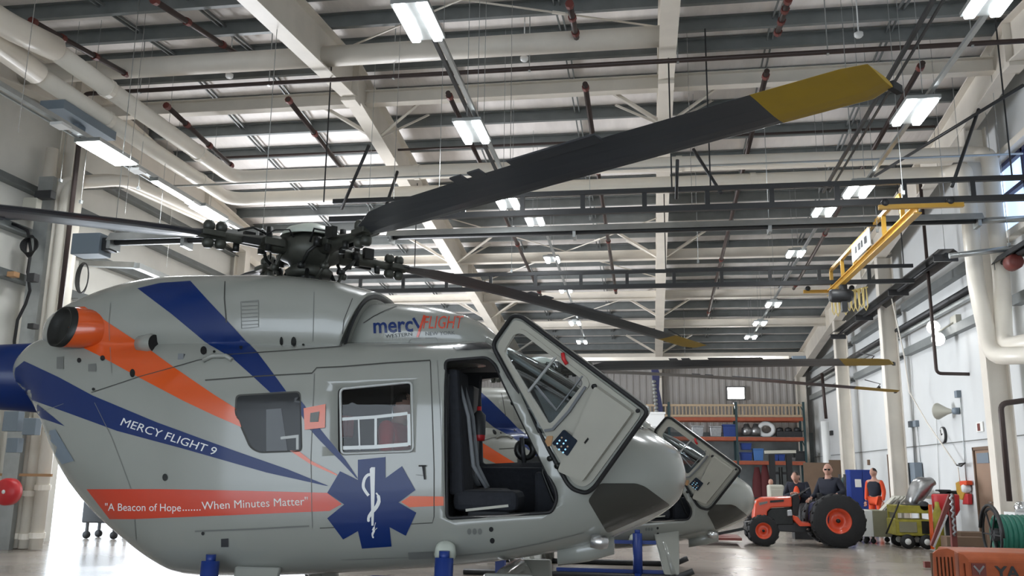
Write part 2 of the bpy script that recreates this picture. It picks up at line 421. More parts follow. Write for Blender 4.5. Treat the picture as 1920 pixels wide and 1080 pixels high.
# flange braces: diagonals from rafter bottom flange up to strut/purlin
def brace(p,q,w,lab):
    b=MB(); b.prof(p,q,[(-w/2,0),(w/2,0),(w/2,.012),(-w/2+.012,.012),(-w/2+.012,w),(-w/2,w)]); tag(b.build('rafter_brace','cream'),lab,'brace','rafter braces')
for i,y in enumerate((17.9,26.0,32.0,37.4)):
    for x,n in((-5.85,'left rafter'),(.43,'middle rafter')):
        for sx,sn in((-1,'left'),(1,'right')):
            brace((x+sx*.10,y,rz(y)+.05),(x+sx*1.35,y-.55,zroof(y-.55)-.45),.07,'cream angle brace on the %s side of the %s, %s past the ridge'%(sn,n,ordn(i)))
            brace((x+sx*.10,y+.1,rz(y)+.05),(x+sx*1.05,y+.6,zroof(y+.6)-.30),.05,'slimmer cream brace on the %s side of the %s, %s pair past the ridge'%(sn,n,ordn(i)))
# rod cross bracing in the middle bay
def rod(p,q,lab,r=.018,m='cream',name='bracing_rod',cat='rod'):
    b=MB(); b.tube([p,q],r,8); mid=(V(p)*.3+V(q)*.7); b.bar(mid-(V(q)-V(p)).normalized()*.12,mid+(V(q)-V(p)).normalized()*.12,.05,.04); tag(b.build(name,m),lab,cat)
zz=lambda y:rz(y)+.80
rod((-5.8,12.2,zz(12.2)),(.4,15.4,zz(15.4)),'cream bracing rod crossing from the left rafter down to the ridge on the right')
rod((-5.8,15.4,zz(15.4)-.05),(.4,11.2,zz(11.2)-.05),'cream bracing rod crossing from the ridge at the left rafter toward the camera')
rod((-5.8,24.2,zz(24.2)),(.4,30.0,zz(30.0)),'cream bracing rod in the middle bay, running right and away past the ridge')
rod((-5.8,30.0,zz(30)-.05),(.4,24.6,zz(24.6)-.05),'cream bracing rod in the middle bay, running right and toward the ridge')
rod((-5.8,30.6,zz(30.6)),(.4,37.2,zz(37.2)),'cream bracing rod in the middle bay near the back wall, running right and away')
rod((-5.8,37.2,zz(37.2)-.05),(.4,30.8,zz(30.8)-.05),'cream bracing rod in the middle bay near the back wall, running left and away')
# ================================================= lights, pipes, crane tracks, heaters
def high_bay(p,lab,group='twin high bay lights',L=.95,power=60):
    x,y,z=p; t=thing('high_bay_light',lab,'ceiling light',(x,y,z),group)
    b=MB(); b.box((x,y,z+.05),(.44,L+.04,.05)); b.box((x,y,z+.10),(.20,L*.7,.06)); b.build('housing','galv2',t)
    for sx in(-1,1):
        b=MB(); b.box((x+sx*.135,y,z),(.115,L,.045)); b.build('lamp_panel','lamp',t,bevel=.02)
    for sy in(-1,1):
        b=MB(); b.bar((x,y+sy*.4,z+.12),(x,y+sy*.4,zroof(y+sy*.4)-.02),.008,.008); b.build('hanger_wire','galv2',t)
    l=area('high_bay_glow',(x,y,z-.04),(.45,L),power,(.94,.98,1),(0,0,-1)); adopt(l,t)
LL=[(785,45),(885,250),(950,380),(1003,417),(1035,488),(1060,545),(1067,575),(1078,607),(1091,642)]
LRR=[(1868,-6),(1715,212),(1612,357),(1545,398),(1492,477),(1450,572),(1425,607),(1408,633)]
for i,q in enumerate(LL): 
    if i in(6,): continue
    high_bay(at(*q,X=-2.62),'twin lit high bay light, %s from the camera in the left row'%ordn(i if i<6 else i-1),L=.86 if i<3 else .62)
for i,q in enumerate(LRR): high_bay(at(*q,X=3.7),'twin lit high bay light, %s from the camera in the right row'%ordn(i),L=.86 if i<3 else .62)
# unistrut rails that carry the lights
for X,row in((-2.62,LL),(3.7,LRR)):
    n='left' if X<0 else 'right'
    for k,(a,c) in enumerate(((row[0],row[2]),(row[3],row[-1]))):
        p,q=at(*a,X=X),at(*c,X=X)
        b=MB(); off=V((.12,0,.16)); b.bar(p+off+V((0,-2.5 if k==0 else 0,0)),q+off,.06,.05); 
        tag(b.build('light_rail','galv2'),'thin metal rail over the %s half of the %s row of ceiling lights'%(('near','far')[k],n),'rail')
        if k==0:
            b=MB(); b.bar((X-.22,p.y-3,p.z+.75),(X-.22,q.y+2,q.z+.62),.05,.05); b.bar((X-.1,p.y-3,p.z+.75),(X-.1,q.y+2,q.z+.62),.03,.03)
            tag(b.build('cable_conduit','dark'),'dark conduit running above the near half of the %s row of lights'%n,'conduit')
# left linear lights on a rail
LX=-9.5; LZ=7.03
b=MB(); b.bar((LX,6,LZ+.05),(LX,19.5,LZ+.05),.10,.08); b.bar((LX-.16,6,LZ+.03),(LX-.16,19.5,LZ+.03),.03,.03); tag(b.build('light_rail','galv2'),'long grey rail along the left wall carrying flat strip lights','rail')
for i,(y,l,d,on) in enumerate(((13.8,1.15,.42,1),(16.0,1.3,.12,1),(17.55,1.0,.34,1),(14.75,.25,.25,0),(16.85,.3,.22,0),(18.4,.25,.25,0),(12.5,.25,.22,0))):
    if on:
        t=thing('strip_light','lit flat strip light on the left wall rail, %s'%('broad one nearest the camera','narrow one in the middle','broad one farthest away')[i],'ceiling light',(LX,y,LZ),'strip lights on the left rail')
        b=MB(); b.box((LX+.05,y,LZ-.02),(d+.06,l+.06,.07)); b.build('housing','galv2',t)
        b=MB(); b.box((LX+.05,y,LZ-.065),(d,l,.02)); b.build('diffuser','lamp' if i!=1 else 'lampw',t)
        l_=area('strip_glow',(LX+.05,y,LZ-.09),(d,l),60 if i!=1 else 15,(.95,.98,1),(0,0,-1)); adopt(l_,t)
    else:
        b=MB(); b.box((LX+.05,y,LZ-.05),(.22,l,.05)); tag(b.build('rail_bracket','white'),'small pale bracket under the left light rail at %s'%('the first strip light','the middle strip light','the far end','the near end')[i-3],'bracket')
b=MB(); b.box((LX-.35,13.5,LZ+.45),(.45,1.5,.16)); b.box((LX-.35,13.5,LZ+.30),(.12,.2,.2)); tag(b.build('power_box','greybox'),'grey-topped flat box above the nearest strip light on the left','box')
# back wall flood and right wall flood
p=at(1380,737,Y=YF-.35); t=thing('wall_flood_light','bright square flood light high on the back wall above the shelving','wall light',p)
b=MB(); b.box(p+V((0,.12,0)),(.85,.14,.62)); b.build('housing','dark',t); b=MB(); b.box(p+V((0,.03,0)),(.72,.04,.5)); b.build('lens','lampw',t)
b=MB(); b.box(p+V((0,.25,0)),(.1,.2,.1)); b.build('bracket','dark',t)
l_=area('flood_glow',p+V((0,-.02,0)),(.7,.5),60,(1,.98,.95),(0,-1,-.3)); adopt(l_,t)
p=at(1755,625,X=XR-.4); t=thing('emergency_flood_light','pair of lit flood heads on a bracket high on the right wall','wall light',p)
b=MB(); b.box((XR-.06,p.y-.4,p.z+.2),(.12,.4,.3)); b.tube([(XR-.1,p.y-.4,p.z+.2),p],.02,8); b.build('bracket','beige',t)
for dv,du in((-.17,-.12),(.16,.12)):
    q=p+V((0,-du*1.2,-dv)); ax_=V((-.6,-.75,-.1)).normalized(); b=MB(); b.lathe(q,[(0,-.14),(.10,-.12),(.16,0),(.16,.02)],ax_,18); b.build('flood_head','white',t); b=MB(); b.lathe(q+ax_*.02,[(.15,0),(.10,.02),(0,.03)],ax_,18); b.build('lens','lampw',t)
# ------- white pipes
def pipe(name,pts,r,m,lab,cat='pipe',R=None,n=14,collars=(),cm=None,cr=1.12,cl=.06):
    pts=[V(p) for p in pts]
    if not collars:
        b=MB(); b.bend(pts,r,n,R); return tag(b.build(name,m),lab,cat)
    t=thing(name,lab,cat,pts[0]); b=MB(); b.bend(pts,r,n,R); b.build('pipe_run',m,t)
    for i,f in collars:
        c=pts[i].lerp(pts[i+1],f); d=(pts[i+1]-pts[i]).normalized(); b=MB(); b.lathe(c,[(0,-cl),(r*cr,-cl),(r*cr,cl),(0,cl)],d,n,False); b.build('pipe_collar',cm or m,t)
    return t
PX,PZ=-9.27,8.0
pipe('roof_drain_pipe',[(PX,11.7,PZ),(PX,18.2,PZ),(5.0,18.5,PZ-.02),(6.75,18.5,PZ-.02),(6.75,18.0,7.75),(6.75,18.0,7.2)],.16,'creampipe','upper white roof pipe running along the left side and across to the right wall',R=.4,collars=[(0,.25),(0,.75),(1,.3),(1,.7)])
pipe('roof_drain_pipe',[(PX-.42,11.9,PZ-.28),(PX-.42,18.9,PZ-.28),(6.28,18.9,PZ-.28),(6.28,18.05,7.5),(6.28,18.05,7.1)],.155,'creampipe','lower white roof pipe running beside the upper one and across to the right wall',R=.4,collars=[(0,.3),(0,.8),(1,.35),(1,.75)])
pipe('roof_drain_pipe',[at(0,48,X=PX)+V((0,-3,.2)),at(0,48,X=PX)+V((0,0,.05)),(PX,11.9,PZ+.04)],.20,'creampipe','short fat white pipe end at the upper left corner of the roof',n=16)
pipe('roof_drain_pipe',[(PX-.42,7,PZ-.05),(PX-.42,12.1,PZ-.26)],.195,'creampipe','lower fat white pipe end at the left edge under the upper one',n=16)
# two pipes dropping down the right wall and kinking to the right
for i,(dx,top) in enumerate(((0,1),(1,0))):
    q=[at(1800+22*i,430,Y=19.0-.2*i),at(1800+24*i,560,Y=19.0-.2*i),at(1812+28*i,600-10*i,Y=18.9-.2*i),at(1858+30*i,664-14*i,Y=18.0-.4*i),at(1965,664-22*i+6,Y=17.0-.4*i)]
    q=[V((6.28+.47*i,18.02,7.25)),V((6.28+.47*i,18.02,5.2-.1*i)),at(1860+22*i,668-18*i,Y=17.2),at(1975,664-30*i,Y=15.4)]
    pipe('downpipe',q,.155,'creampipe','white pipe %s of the pair dropping beside the right wall and turning right'%('left','right')[i],R=.35,n=16)
pipe('downpipe',[(6.2,19.3,0.01),(6.2,19.3,.02)],.01,'creampipe','x') if 0 else None
# pipe bundle at the left wall
for i in range(4):
    x=-12.03+.255*i; y=15.75-.05*i
    pts=[(x,y,.0),(x,y,6.15+.16*i),(x+.0,y+.25,6.45+.16*i)] if 0 else [(x,y,.02),(x,y,7.2-.05*i),(x+.9,y+.6,7.45-.05*i),(-10.6+.32*i,19.2,7.35-.05*i)]
    if i in(0,3): pts=[(x,y,.02),(x,y,7.9)]
    pipe('standpipe',pts,.12,'creampipe','white vertical pipe in the left wall bundle, %s from the wall'%ordn(i),R=.3,n=14,collars=[(0,.03),(0,.14),(0,.33)],cm='creampipe',cr=1.2,cl=.05)
for i,(z,m_) in enumerate(((1.35,'tan'),(2.95,'tan'))):
    b=MB(); b.box((-11.63,15.50,z),(1.2,.04,.05)); tag(b.build('pipe_strap',m_),'thin rusty strap across the bundle of white pipes, %s one'%('lower','upper')[i],'strap')
# brown sprinkler pipes
def sprink(pts,lab,r=.045,collars=()): return pipe('sprinkler_pipe',pts,r,'brownpipe',lab,n=8,collars=collars,cm='redfit',cr=1.35,cl=.05)
Z1=8.55
a=at(159,176,Z=Z1); e=at(1915,66,Z=Z1)
sprink([(a.x,a.y,3.2),(a.x,a.y,Z1),(e.x+.5,a.y,Z1),(e.x+.5,a.y,6.0)],'brown sprinkler main crossing the whole roof and dropping at the left wall')
def hang(x,y,z0,z1,lab,r=.006,m='galv2'):
    b=MB(); b.tube([(x,y,z0),(x,y,z1)],r,5,cap=False); 
    if z1-z0>.6 and m=='galv2': b.box((x,y,z0),(.04,.06,.06))
    tag(b.build('hanger_rod',m),lab,'rod','thin hanger rods')
for i,x in enumerate((-9.5,-6.9,-4.5,-2.0,.60,3.1,5.4)): hang(x,a.y,Z1-.02,zroof(a.y)-.1,'thin hanger rod of the brown sprinkler main, %s from the left wall'%ordn(i),.01)
e2=at(430,590,Z=8.2); 
sprink([at(405,296,Y=19.6)+V((0,0,0)),(6.3,19.6,at(405,296,Y=19.6).z)],'thin brown pipe crossing the far slope just past the ridge',.03)
SP=[((288,0,8.9),(480,124),0),((60,40,8.6),(240,140),0),((312,198,8.7),(435,320),0),((540,186,8.7),(690,390),0),((1068,8,8.9),(1085,90),0),((840,174,8.7),(1000,520),1),((1097,157,8.7),(1140,520),1),((1438,133,8.7),(1315,660),1),((1730,118,8.7),(1550,545),1),((1478,0,9.0),(1458,62),0)]
for i,((u,v,z),(u2,v2),k) in enumerate(SP):
    p=at(u,v,Z=z-.05); q0=ray(u2,v2); 
    # parallel to the roof depth direction: find far end on the same X
    q=at(u2,v2,X=p.x) if abs(ray(u2,v2).x)>.02 else at(u2,v2,Z=8)
    if k: q=V((p.x,p.y+15 if i!=7 else p.y+18,0)); q.z=zroof(q.y)-.62
    q.x=p.x; q.z=min(max(q.z,zroof(q.y)-1.3),zroof(q.y)-.35); p.z=min(p.z,zroof(p.y)-.35)
    sprink([p,q],'brown sprinkler branch with red couplings, %s of those running away from the camera'%ordn(i),.052,collars=[(0,.01),(0,.28),(0,.62),(0,.97)])
# ------- monorail tracks (ladder shaped), heaters
def track(y,z,x0,x1,lab,posts,h=.34):
    t=thing('crane_track',lab,'crane track',((x0+x1)/2,y,z))
    b=MB(); b.bar((x0,y,z),(x1,y,z),.09,.10); b.build('lower_rail','dark',t)
    b=MB(); b.bar((x0+.05,y,z+h),(x1,y,z+h),.07,.08); b.build('upper_rail','dark',t)
    for x in posts: 
        b=MB(); b.box((x,y,z+h/2),(.08,.06,h-.06)); b.build('rail_post','dark',t)
    return t
TY,TZ=15.3,5.95
p0=at(618,412,Z=TZ); TY=p0.y
t=track(TY,TZ,p0.x,9.0,'long dark ladder-shaped crane track crossing the hangar above the rotor',[p0.x+.35+k*1.06 for k in range(1,12)])

T2=at(780,548,Z=TZ); T2Y=at(1280,535,Z=TZ).y
track(T2Y,TZ,-7.6,6.1,'second dark ladder-shaped crane track farther back',[-7.2+k*1.12 for k in range(12)],.36)
def hbrace(p,q,lab): 
    b=MB(); b.tube([p,q],.03,7); tag(b.build('track_brace','dark'),lab,'brace')
for i,(u,v,u2,v2) in enumerate(((692,272,640,392),(745,322,722,392),(1270,300,1268,372),(1300,280,1352,362),(1918,160,1640,330),(1835,205,1785,350))):
    q=at(u2,v2,Y=TY); p=at(u,v,Y=TY+(.6 if i%2 else -.6)); 
    if i==4: q=at(u2,v2,Y=TY+3.5)
    hbrace(p,q,'dark slanting hanger brace above the long crane track, %s from the left'%ordn(i))
for i,x in enumerate((-5.8,.45,1.1,5.9)):
    hang(x,TY,TZ+.34,zroof(TY)-.6,'dark hanger rod of the long crane track, %s from the left'%ordn(i),.014,'dark')
for i,x in enumerate((-5.8,.45,5.9)):
    hang(x,T2Y,TZ+.36,zroof(T2Y)-.6,'dark hanger rod of the second crane track, %s from the left'%ordn(i),.014,'dark')
# radiant tube heaters
def heater(p,q,lab,box=None,up=(0,0,1),w=.36,m='galv2'):
    p,q=V(p),V(q); t=thing('radiant_heater',lab,'heater',p,'tube heaters')
    b=MB(); b.prof(p+V((0,0,.14)),q+V((0,0,.14)),[(-w/2,-.10),(-w/4,.04),(w/4,.04),(w/2,-.10),(w/2-.012,-.10),(w/4-.01,.028),(-w/4+.01,.028),(-w/2+.012,-.10)]); b.build('reflector',m,t)
    d=(q-p).normalized(); b=MB(); b.tube([p+V((0,0,.05)),q+V((0,0,.05))],.05,10); b.build('burner_tube','dark',t)
    n=max(2,int((q-p).length/3))
    for k in range(n+1):
        c=p.lerp(q,(k+.02)/(n+.04)); b=MB(); b.bar(c+d*.03,c-d*.03,w*.8,.16); b.build('reflector_clip',m,t)
        if k%2==0:
            b=MB(); b.tube([c+V((0,0,.2)),(c.x,c.y,zroof(c.y)-.3)],.006,5); b.build('hanger_chain','galv2',t)
    if box: 
        c=p-d*.35 if box==1 else q+d*.35
        b=MB(); b.bar(c-d*.24,c+d*.24,.34,.34); b.build('burner_box','greybox',t,bevel=.01)
        c2=c-d*.0; b=MB(); b.bar(c+d*(.3 if box==1 else -.3)-d*.08,c+d*(.3 if box==1 else -.3)+d*.08,.2,.2); b.build('burner_flange','dark',t)
    return t
h1=at(1840,414,Z=6.25); heater((-5.3,h1.y,6.2),(h1.x,h1.y,6.2),'long grey radiant heater crossing under the long crane track')
b=MB(); b.tube([(h1.x,h1.y,6.25),(8.6,h1.y,6.27)][:2] if 0 else [(h1.x,h1.y,6.25),(7.15,h1.y,6.27)],.06,10); tag(b.build('flue_pipe','galv2'),'grey flue pipe from the long heater into the right wall','pipe')
p=at(210,460,Y=12.6); q=at(425,462,Y=12.6); heater(p,V((q.x+.6,p.y,p.z)),'grey radiant heater with a boxy burner at the left, above the tail of the helicopter',box=1)
pz=at(1500,677,Y=33.5); heater((-6,33.5,pz.z),(pz.x-.4,33.5,pz.z),'cream radiant heater near the back wall with its burner box at the right end',box=2,m='cream')
# heaters along the right wall
p=at(1775,482,X=6.4); q=V((6.4,31.5,p.z)); heater(p,q,'long dark radiant heater running into the distance along the right wall, upper one',w=.62,m='hubdark2')
p=at(1783,548,X=6.9); pipe('gas_main',[(6.97,19.4,5.55),(6.97,41.2,5.55)],.085,'dark','thick dark pipe running along the right wall below the upper heater')
heater((6.75,14.6,5.5),(6.75,18.0,5.5),'short dark tube heater at the right edge with a red fan, lower one',w=.34,m='dark')
b=MB(); b.bar((7.0,19.6,5.38),(7.0,41.2,5.38),.10,.06); tag(b.build('wall_channel','galv2'),'thin grey channel under the thick dark wall pipe','channel')
b=MB(); b.lathe(at(1900,492,X=6.7),[(0,-.16),(.12,-.16),(.15,-.1),(.15,.1),(.12,.16),(0,.16)],(0,1,0),16); tag(b.build('burner_fan','redfit'),'red fan housing at the near end of the lower wall heater','fan')
p=at(1780,480,Y=17.6); b=MB(); b.tube([p,at(1925,462,Y=17.6)],.055,10); tag(b.build('flue_pipe','galv2'),'grey flue pipe from the upper wall heater toward the window','pipe')
# thin horizontal conduit across
p=at(30,360,Y=17); 
pipe('thin_conduit',[at(30,360,Y=17.0),at(1918,288,Y=17.0)],.02,'galv2','thin grey conduit crossing the whole width below the white pipes',n=6)
# yellow bridge crane hung between the two tracks
t=thing('bridge_crane','yellow truss bridge crane hanging under the tracks at the right','crane',(4.6,TY,TZ-.3))
by0,by1=TY-.1,T2Y-.1; bx=4.85; bz=TZ-.20
p_=at(1725,388,Z=bz); q_=at(1562,548,Z=bz-.05); bx0,bx1=p_.x,q_.x
A=V((bx0,TY-.2,bz)); B=V((bx1,T2Y+.3,bz))
b=MB(); b.ibeam(A,B,.12,.14,.02,.012); b.build('bottom_chord','yellow',t)
b=MB(); b.bar(A+(B-A)*.12+V((0,0,.5)),A+(B-A)*.96+V((0,0,.5)),.07,.07); b.build('top_chord','yellow',t)
for k in range(6):
    f=.12+.84*k/5; c=A+(B-A)*f; b=MB(); b.bar(c+V((0,0,.05)),c+V((0,0,.48)),.07,.07); b.build('post','yellow',t)
for c,n in((A,0),(B,1)):
    b=MB(); b.bar(c+V((-.6,0,.05)),c+V((.7,0,.05)),.08,.07); b.build('end_truck','yellow',t)
    for sx in(-.5,.5):
        b=MB(); b.lathe(c+V((sx,0,.12)),[(0,-.05),(.06,-.05),(.06,.05),(0,.05)],(0,1,0),12); b.build('wheel','dark',t)
f=.55; c=A+(B-A)*.50+V((-.05,0,.28)); d=(B-A).normalized()
b=MB(); b.bar(c-d*.75+V((-.02,0,0)),c+d*.75+V((-.02,0,0)),.015,.36); sg=b.build('capacity_sign','white',t)
for k,(o_,l_) in enumerate(((-.42,.16),(-.12,.10),(.10,.16),(.38,.12))):
    b=MB(); cc=c+d*o_+V((-.035,0,.01)); b.bar(cc-d*l_/2,cc+d*l_/2,.006,.13); b.build('sign_mark','dark',sg)
# festoon loops and hoist
b=MB()
for k in range(9):
    x=B.x+.05+.065*k; y=B.y-.10-.11*k; r=.10*math.sin(k*1.3+.6)**2
    pts=[V((x-.02,y+.03,bz-.06)),V((x-.03,y+.04,bz-.40-r)),V((x,y,bz-.50-r)),V((x+.03,y-.04,bz-.40-r)),V((x+.02,y-.03,bz-.06))]
    b.tube(pts,.014,6)
b.tube([V((B.x,B.y-.05,bz-.07)),V((B.x+.62,B.y-1.0,bz-.07))],.02,6)
tag(b.build('festoon_cable','festoon'),'yellow looped crane cable bunched under the far end of the bridge crane','cable')
t=thing('chain_hoist','dark electric chain hoist hanging from the bridge crane','hoist',B+V((.5,-1.2,-.1)))
c=A+(B-A)*.80+V((0,0,-.33)); b=MB(); b.lathe(c+V((-.3,0,0)),[(0,0),(.12,0),(.15,.05),(.15,.42),(.1,.5),(0,.5)],(1,0,0),14); b.build('hoist_motor','dark',t)
b=MB(); b.box(c+V((.0,0,.17)),(.14,.2,.12)); b.build('trolley','dark',t); b=MB(); b.box(c+V((0,0,-.25)),(.12,.16,.22)); b.build('chain_bag','dark',t)
# smoke detectors / sprinkler heads on round boxes
for i,(u,v) in enumerate(((430,142),(983,110),(1610,65))):
    p=at(u,v,Z=8.9); b=MB(); b.lathe(p,[(0,-.05),(.05,-.05),(.075,-.02),(.075,.03),(.03,.05),(0,.05)],(0,0,1),14); b.tube([p,(p.x,p.y,zroof(p.y)-.1)],.012,6)
    tag(b.build('smoke_detector','white'),'small round white detector hanging from the roof, %s from the left'%ordn(i),'detector','roof detectors')
# long thin wires hanging through the roof space
for i,(u,y) in enumerate(((40,9.5),(130,14),(172,14),(255,13.5),(275,15),(320,16),(340,18),(410,19),(700,16),(745,14),(828,13.2),(908,13),(958,14),(963,18.5),(1105,18),(1292,16),(1300,18.6),(1590,14),(1605,20),(1628,17),(1680,13.3),(1755,17),(1790,18.3),(1865,17.2))):
    p=at(u,200,Y=y); hang(p.x,y,5.6+(i*37%10)*.14,zroof(y)-.05,'long thin wire hanging from the roof, %s from the left'%ordn(i),.005,'galv2' if i%3 else 'steel')
# ================================================= HELICOPTER
HY=7.7
HUB=V((-3.1,HY,3.5))
ST=[ # X, z bottom, z top, half width, exponent
 (.285,1.44,1.53,.05,2.0),(.24,1.32,1.68,.20,2.1),(.14,1.22,1.77,.36,2.2),(-.02,1.12,1.875,.50,2.3),(-.20,1.04,1.965,.60,2.45),
 (-.45,.94,2.13,.69,2.8),(-.75,.875,2.32,.75,3.1),(-1.05,.82,2.475,.79,3.4),(-1.35,.775,2.59,.81,3.7),(-1.8,.725,2.595,.82,3.9),
 (-2.6,.665,2.595,.82,4.0),(-3.3,.625,2.62,.82,3.9),(-3.85,.61,2.66,.82,3.6),(-4.12,.68,2.68,.81,3.3),(-4.42,.84,2.70,.78,3.0),(-4.77,1.07,2.73,.71,2.8),
 (-5.09,1.37,2.75,.62,2.7),(-5.40,1.84,2.73,.50,2.6),(-5.62,2.08,2.69,.40,2.4),(-5.76,2.18,2.60,.32,2.2),(-5.83,2.25,2.50,.24,2.1)]
def cr_interp(st,f):
    out=[]
    for i in range(len(st)-1):
        a=st[max(i-1,0)]; b=st[i]; c=st[i+1]; d=st[min(i+2,len(st)-1)]
        for k in range(f):
            t=k/f; out.append(tuple(.5*((2*b[j])+(c[j]-a[j])*t+(2*a[j]-5*b[j]+4*c[j]-d[j])*t*t+(-a[j]+3*b[j]-3*c[j]+d[j])*t**3) for j in range(len(b))))
    out.append(st[-1]); return out
def sec(s,n=72,inset=0,cy=HY):
    x,zb,zt,hw,e=s[:5]; zc=(zb+zt)/2; hz=(zt-zb)/2-inset; hw=hw-inset; r=[]
    q=[]
    for k in range(240):
        a=2*PI*(k+.5)/240; c,sn=math.cos(a),math.sin(a)
        q.append(V((x,cy+hw*math.copysign(abs(c)**(2/e),c),zc+hz*math.copysign(abs(sn)**(2/e),sn))))
    cum=[0.0]
    for k in range(240): cum.append(cum[-1]+(q[(k+1)%240]-q[k]).length)
    j=0
    for k in range(n):
        t=cum[-1]*k/n
        while cum[j+1]<t: j+=1
        f=(t-cum[j])/max(1e-9,cum[j+1]-cum[j]); r.append(q[j].lerp(q[(j+1)%240],f))
    return r
def loft(st,f=3,n=72,inset=0,cy=HY,mb=None):
    b=mb or MB(); b.rings([sec(s,n,inset,cy) for s in cr_interp(st,f)]); bmesh.ops.triangulate(b.b,faces=b.b.faces[:]); return b
def bvh_of(mb): return BVHTree.FromBMesh(mb.b)
heli=thing('helicopter','white medical helicopter with blue and orange stripes nearest the camera, cockpit door open','helicopter',(-3.1,HY,.0),'medical helicopters')
# cowling stations
CW=[(-5.56,2.55,2.84,.20,2.2),(-5.50,2.50,2.93,.34,2.3),(-5.30,2.4,3.03,.46,2.4),(-5.0,2.36,3.13,.54,2.6),(-4.7,2.35,3.20,.60,2.7),(-4.35,2.35,3.24,.63,2.8),(-3.75,2.35,3.235,.64,2.9),(-3.2,2.35,3.22,.64,2.9),(-2.9,2.35,3.17,.63,2.9),(-2.72,2.35,3.10,.61,2.8),(-2.60,2.35,3.05,.60,2.8)]
CF_=[(-2.80,2.4,2.90,.28,2.4),(-2.60,2.38,2.94,.36,2.5),(-2.42,2.38,2.97,.445,2.5),(-2.2,2.38,2.96,.49,2.5),(-1.9,2.38,2.93,.50,2.5),(-1.6,2.40,2.86,.46,2.4),(-1.42,2.42,2.77,.38,2.3),(-1.30,2.45,2.66,.26,2.2),(-1.27,2.47,2.60,.12,2.0)]
def cowl_loft():
    b=loft(CW)
    for v in b.b.verts:
        if v.co.x>-3.05: v.co.x+=.26*((v.co.x+3.05)/.45)*max(0,(v.co.z-2.45)/.6)
    return b
hull_b=loft(ST); cowl_b=cowl_loft(); front_b=loft(CF_)
allb=MB(); loft(ST,mb=allb); loft(CF_,mb=allb); tmp=cowl_loft(); me=bpy.data.meshes.new('t'); tmp.b.to_mesh(me); tmp.b.free(); allb.b.from_mesh(me); bpy.data.meshes.remove(me)
BV=bvh_of(allb); BVH_=bvh_of(hull_b)
def hit(u,v,off=.004,bv=None):
    d=ray(u,v).normalized(); h=(bv or BV).ray_cast(EYE,d)
    if h[0] is None: return None
    n=h[1]; 
    if n.dot(d)>0: n=-n
    return h[0]+n*off
def wrap_px(vs,fs,off=.004,grid=10,bv=None):
    "lay a flat outline onto the curved skin"
    bm=bmesh.new(); nv=[bm.verts.new((v[0],v[1],0)) for v in vs]
    for f in fs:
        try: bm.faces.new([nv[i] for i in f])
        except ValueError: pass
    xs=[v[0] for v in vs]; ys=[v[1] for v in vs]
    for ax,lo,hi in((0,min(xs),max(xs)),(1,min(ys),max(ys))):
        k=math.ceil(lo/grid)
        while k*grid<hi:
            co=V((0,0,0)); co[ax]=k*grid; no=V((0,0,0)); no[ax]=1
            bmesh.ops.bisect_plane(bm,geom=bm.verts[:]+bm.edges[:]+bm.faces[:],plane_co=co,plane_no=no,dist=1e-5); k+=1
    bmesh.ops.triangulate(bm,faces=bm.faces[:])
    bad=[]
    for v in bm.verts:
        h=hit(v.co.x,v.co.y,off,bv)
        if h is None: bad.append(v)
        else: v.co=h
    bmesh.ops.delete(bm,geom=bad,context='VERTS')
    # drop faces that bridge two skins
    bmesh.ops.delete(bm,geom=[f for f in bm.faces if max(e.calc_length() for e in f.edges)>.45],context='FACES')
    return bm
def decal(name,polys,m,parent,off=.004,grid=10,bv=None):
    vs,fs=flat2d(polys); bm=wrap_px(vs,fs,off,grid,bv); b=MB(); b.b.free(); b.b=bm; 
    for f in b.b.faces: f.smooth=True
    me=bpy.data.meshes.new(name); bmesh.ops.recalc_face_normals(bm,faces=bm.faces[:]); bm.to_mesh(me); bm.free(); me.materials.append(M[m])
    o=bpy.data.objects.new(name,me); C.objects.link(o); adopt(o,parent); return o
def path_poly(pts,w):
    L=[];R=[]; n=len(pts)
    for i,p in enumerate(pts):
        a=V(pts[max(i-1,0)]); c=V(pts[min(i+1,n-1)]); d=(c-a).normalized(); nn=V((-d.y,d.x)); ww=w[i] if isinstance(w,(list,tuple)) else w
        L.append(tuple(V(p)+nn*ww/2)); R.append(tuple(V(p)-nn*ww/2))
    return L+R[::-1]
def smooth2(pts,f=4): return [q[:2] for q in cr_interp([tuple(p) for p in pts],f)]
def decal_text(name,s,m,parent,p0,p1,h,off=.006,shear=0,font=0,bold=0,sx=None):
    "text from p0 to p1 (photo baseline), cap height h"
    vs,fs=text2d(s,1,shear=shear,bold=bold); xs=[v.x for v in vs]; w=max(xs)-min(xs); x0=min(xs)
    d=V(p1)-V(p0); L=d.length; d/=L; up=V((d.y,-d.x)); k=L/w; kh=h/.70
    vv=[V(p0)+d*(v.x-x0)*k+up*v.y*kh for v in vs]
    bm=wrap_px(vv,fs,off,14); me=bpy.data.meshes.new(name); bmesh.ops.recalc_face_normals(bm,faces=bm.faces[:]); bm.to_mesh(me); bm.free(); me.materials.append(M[m])
    o=bpy.data.objects.new(name,me); C.objects.link(o); adopt(o,parent); return o
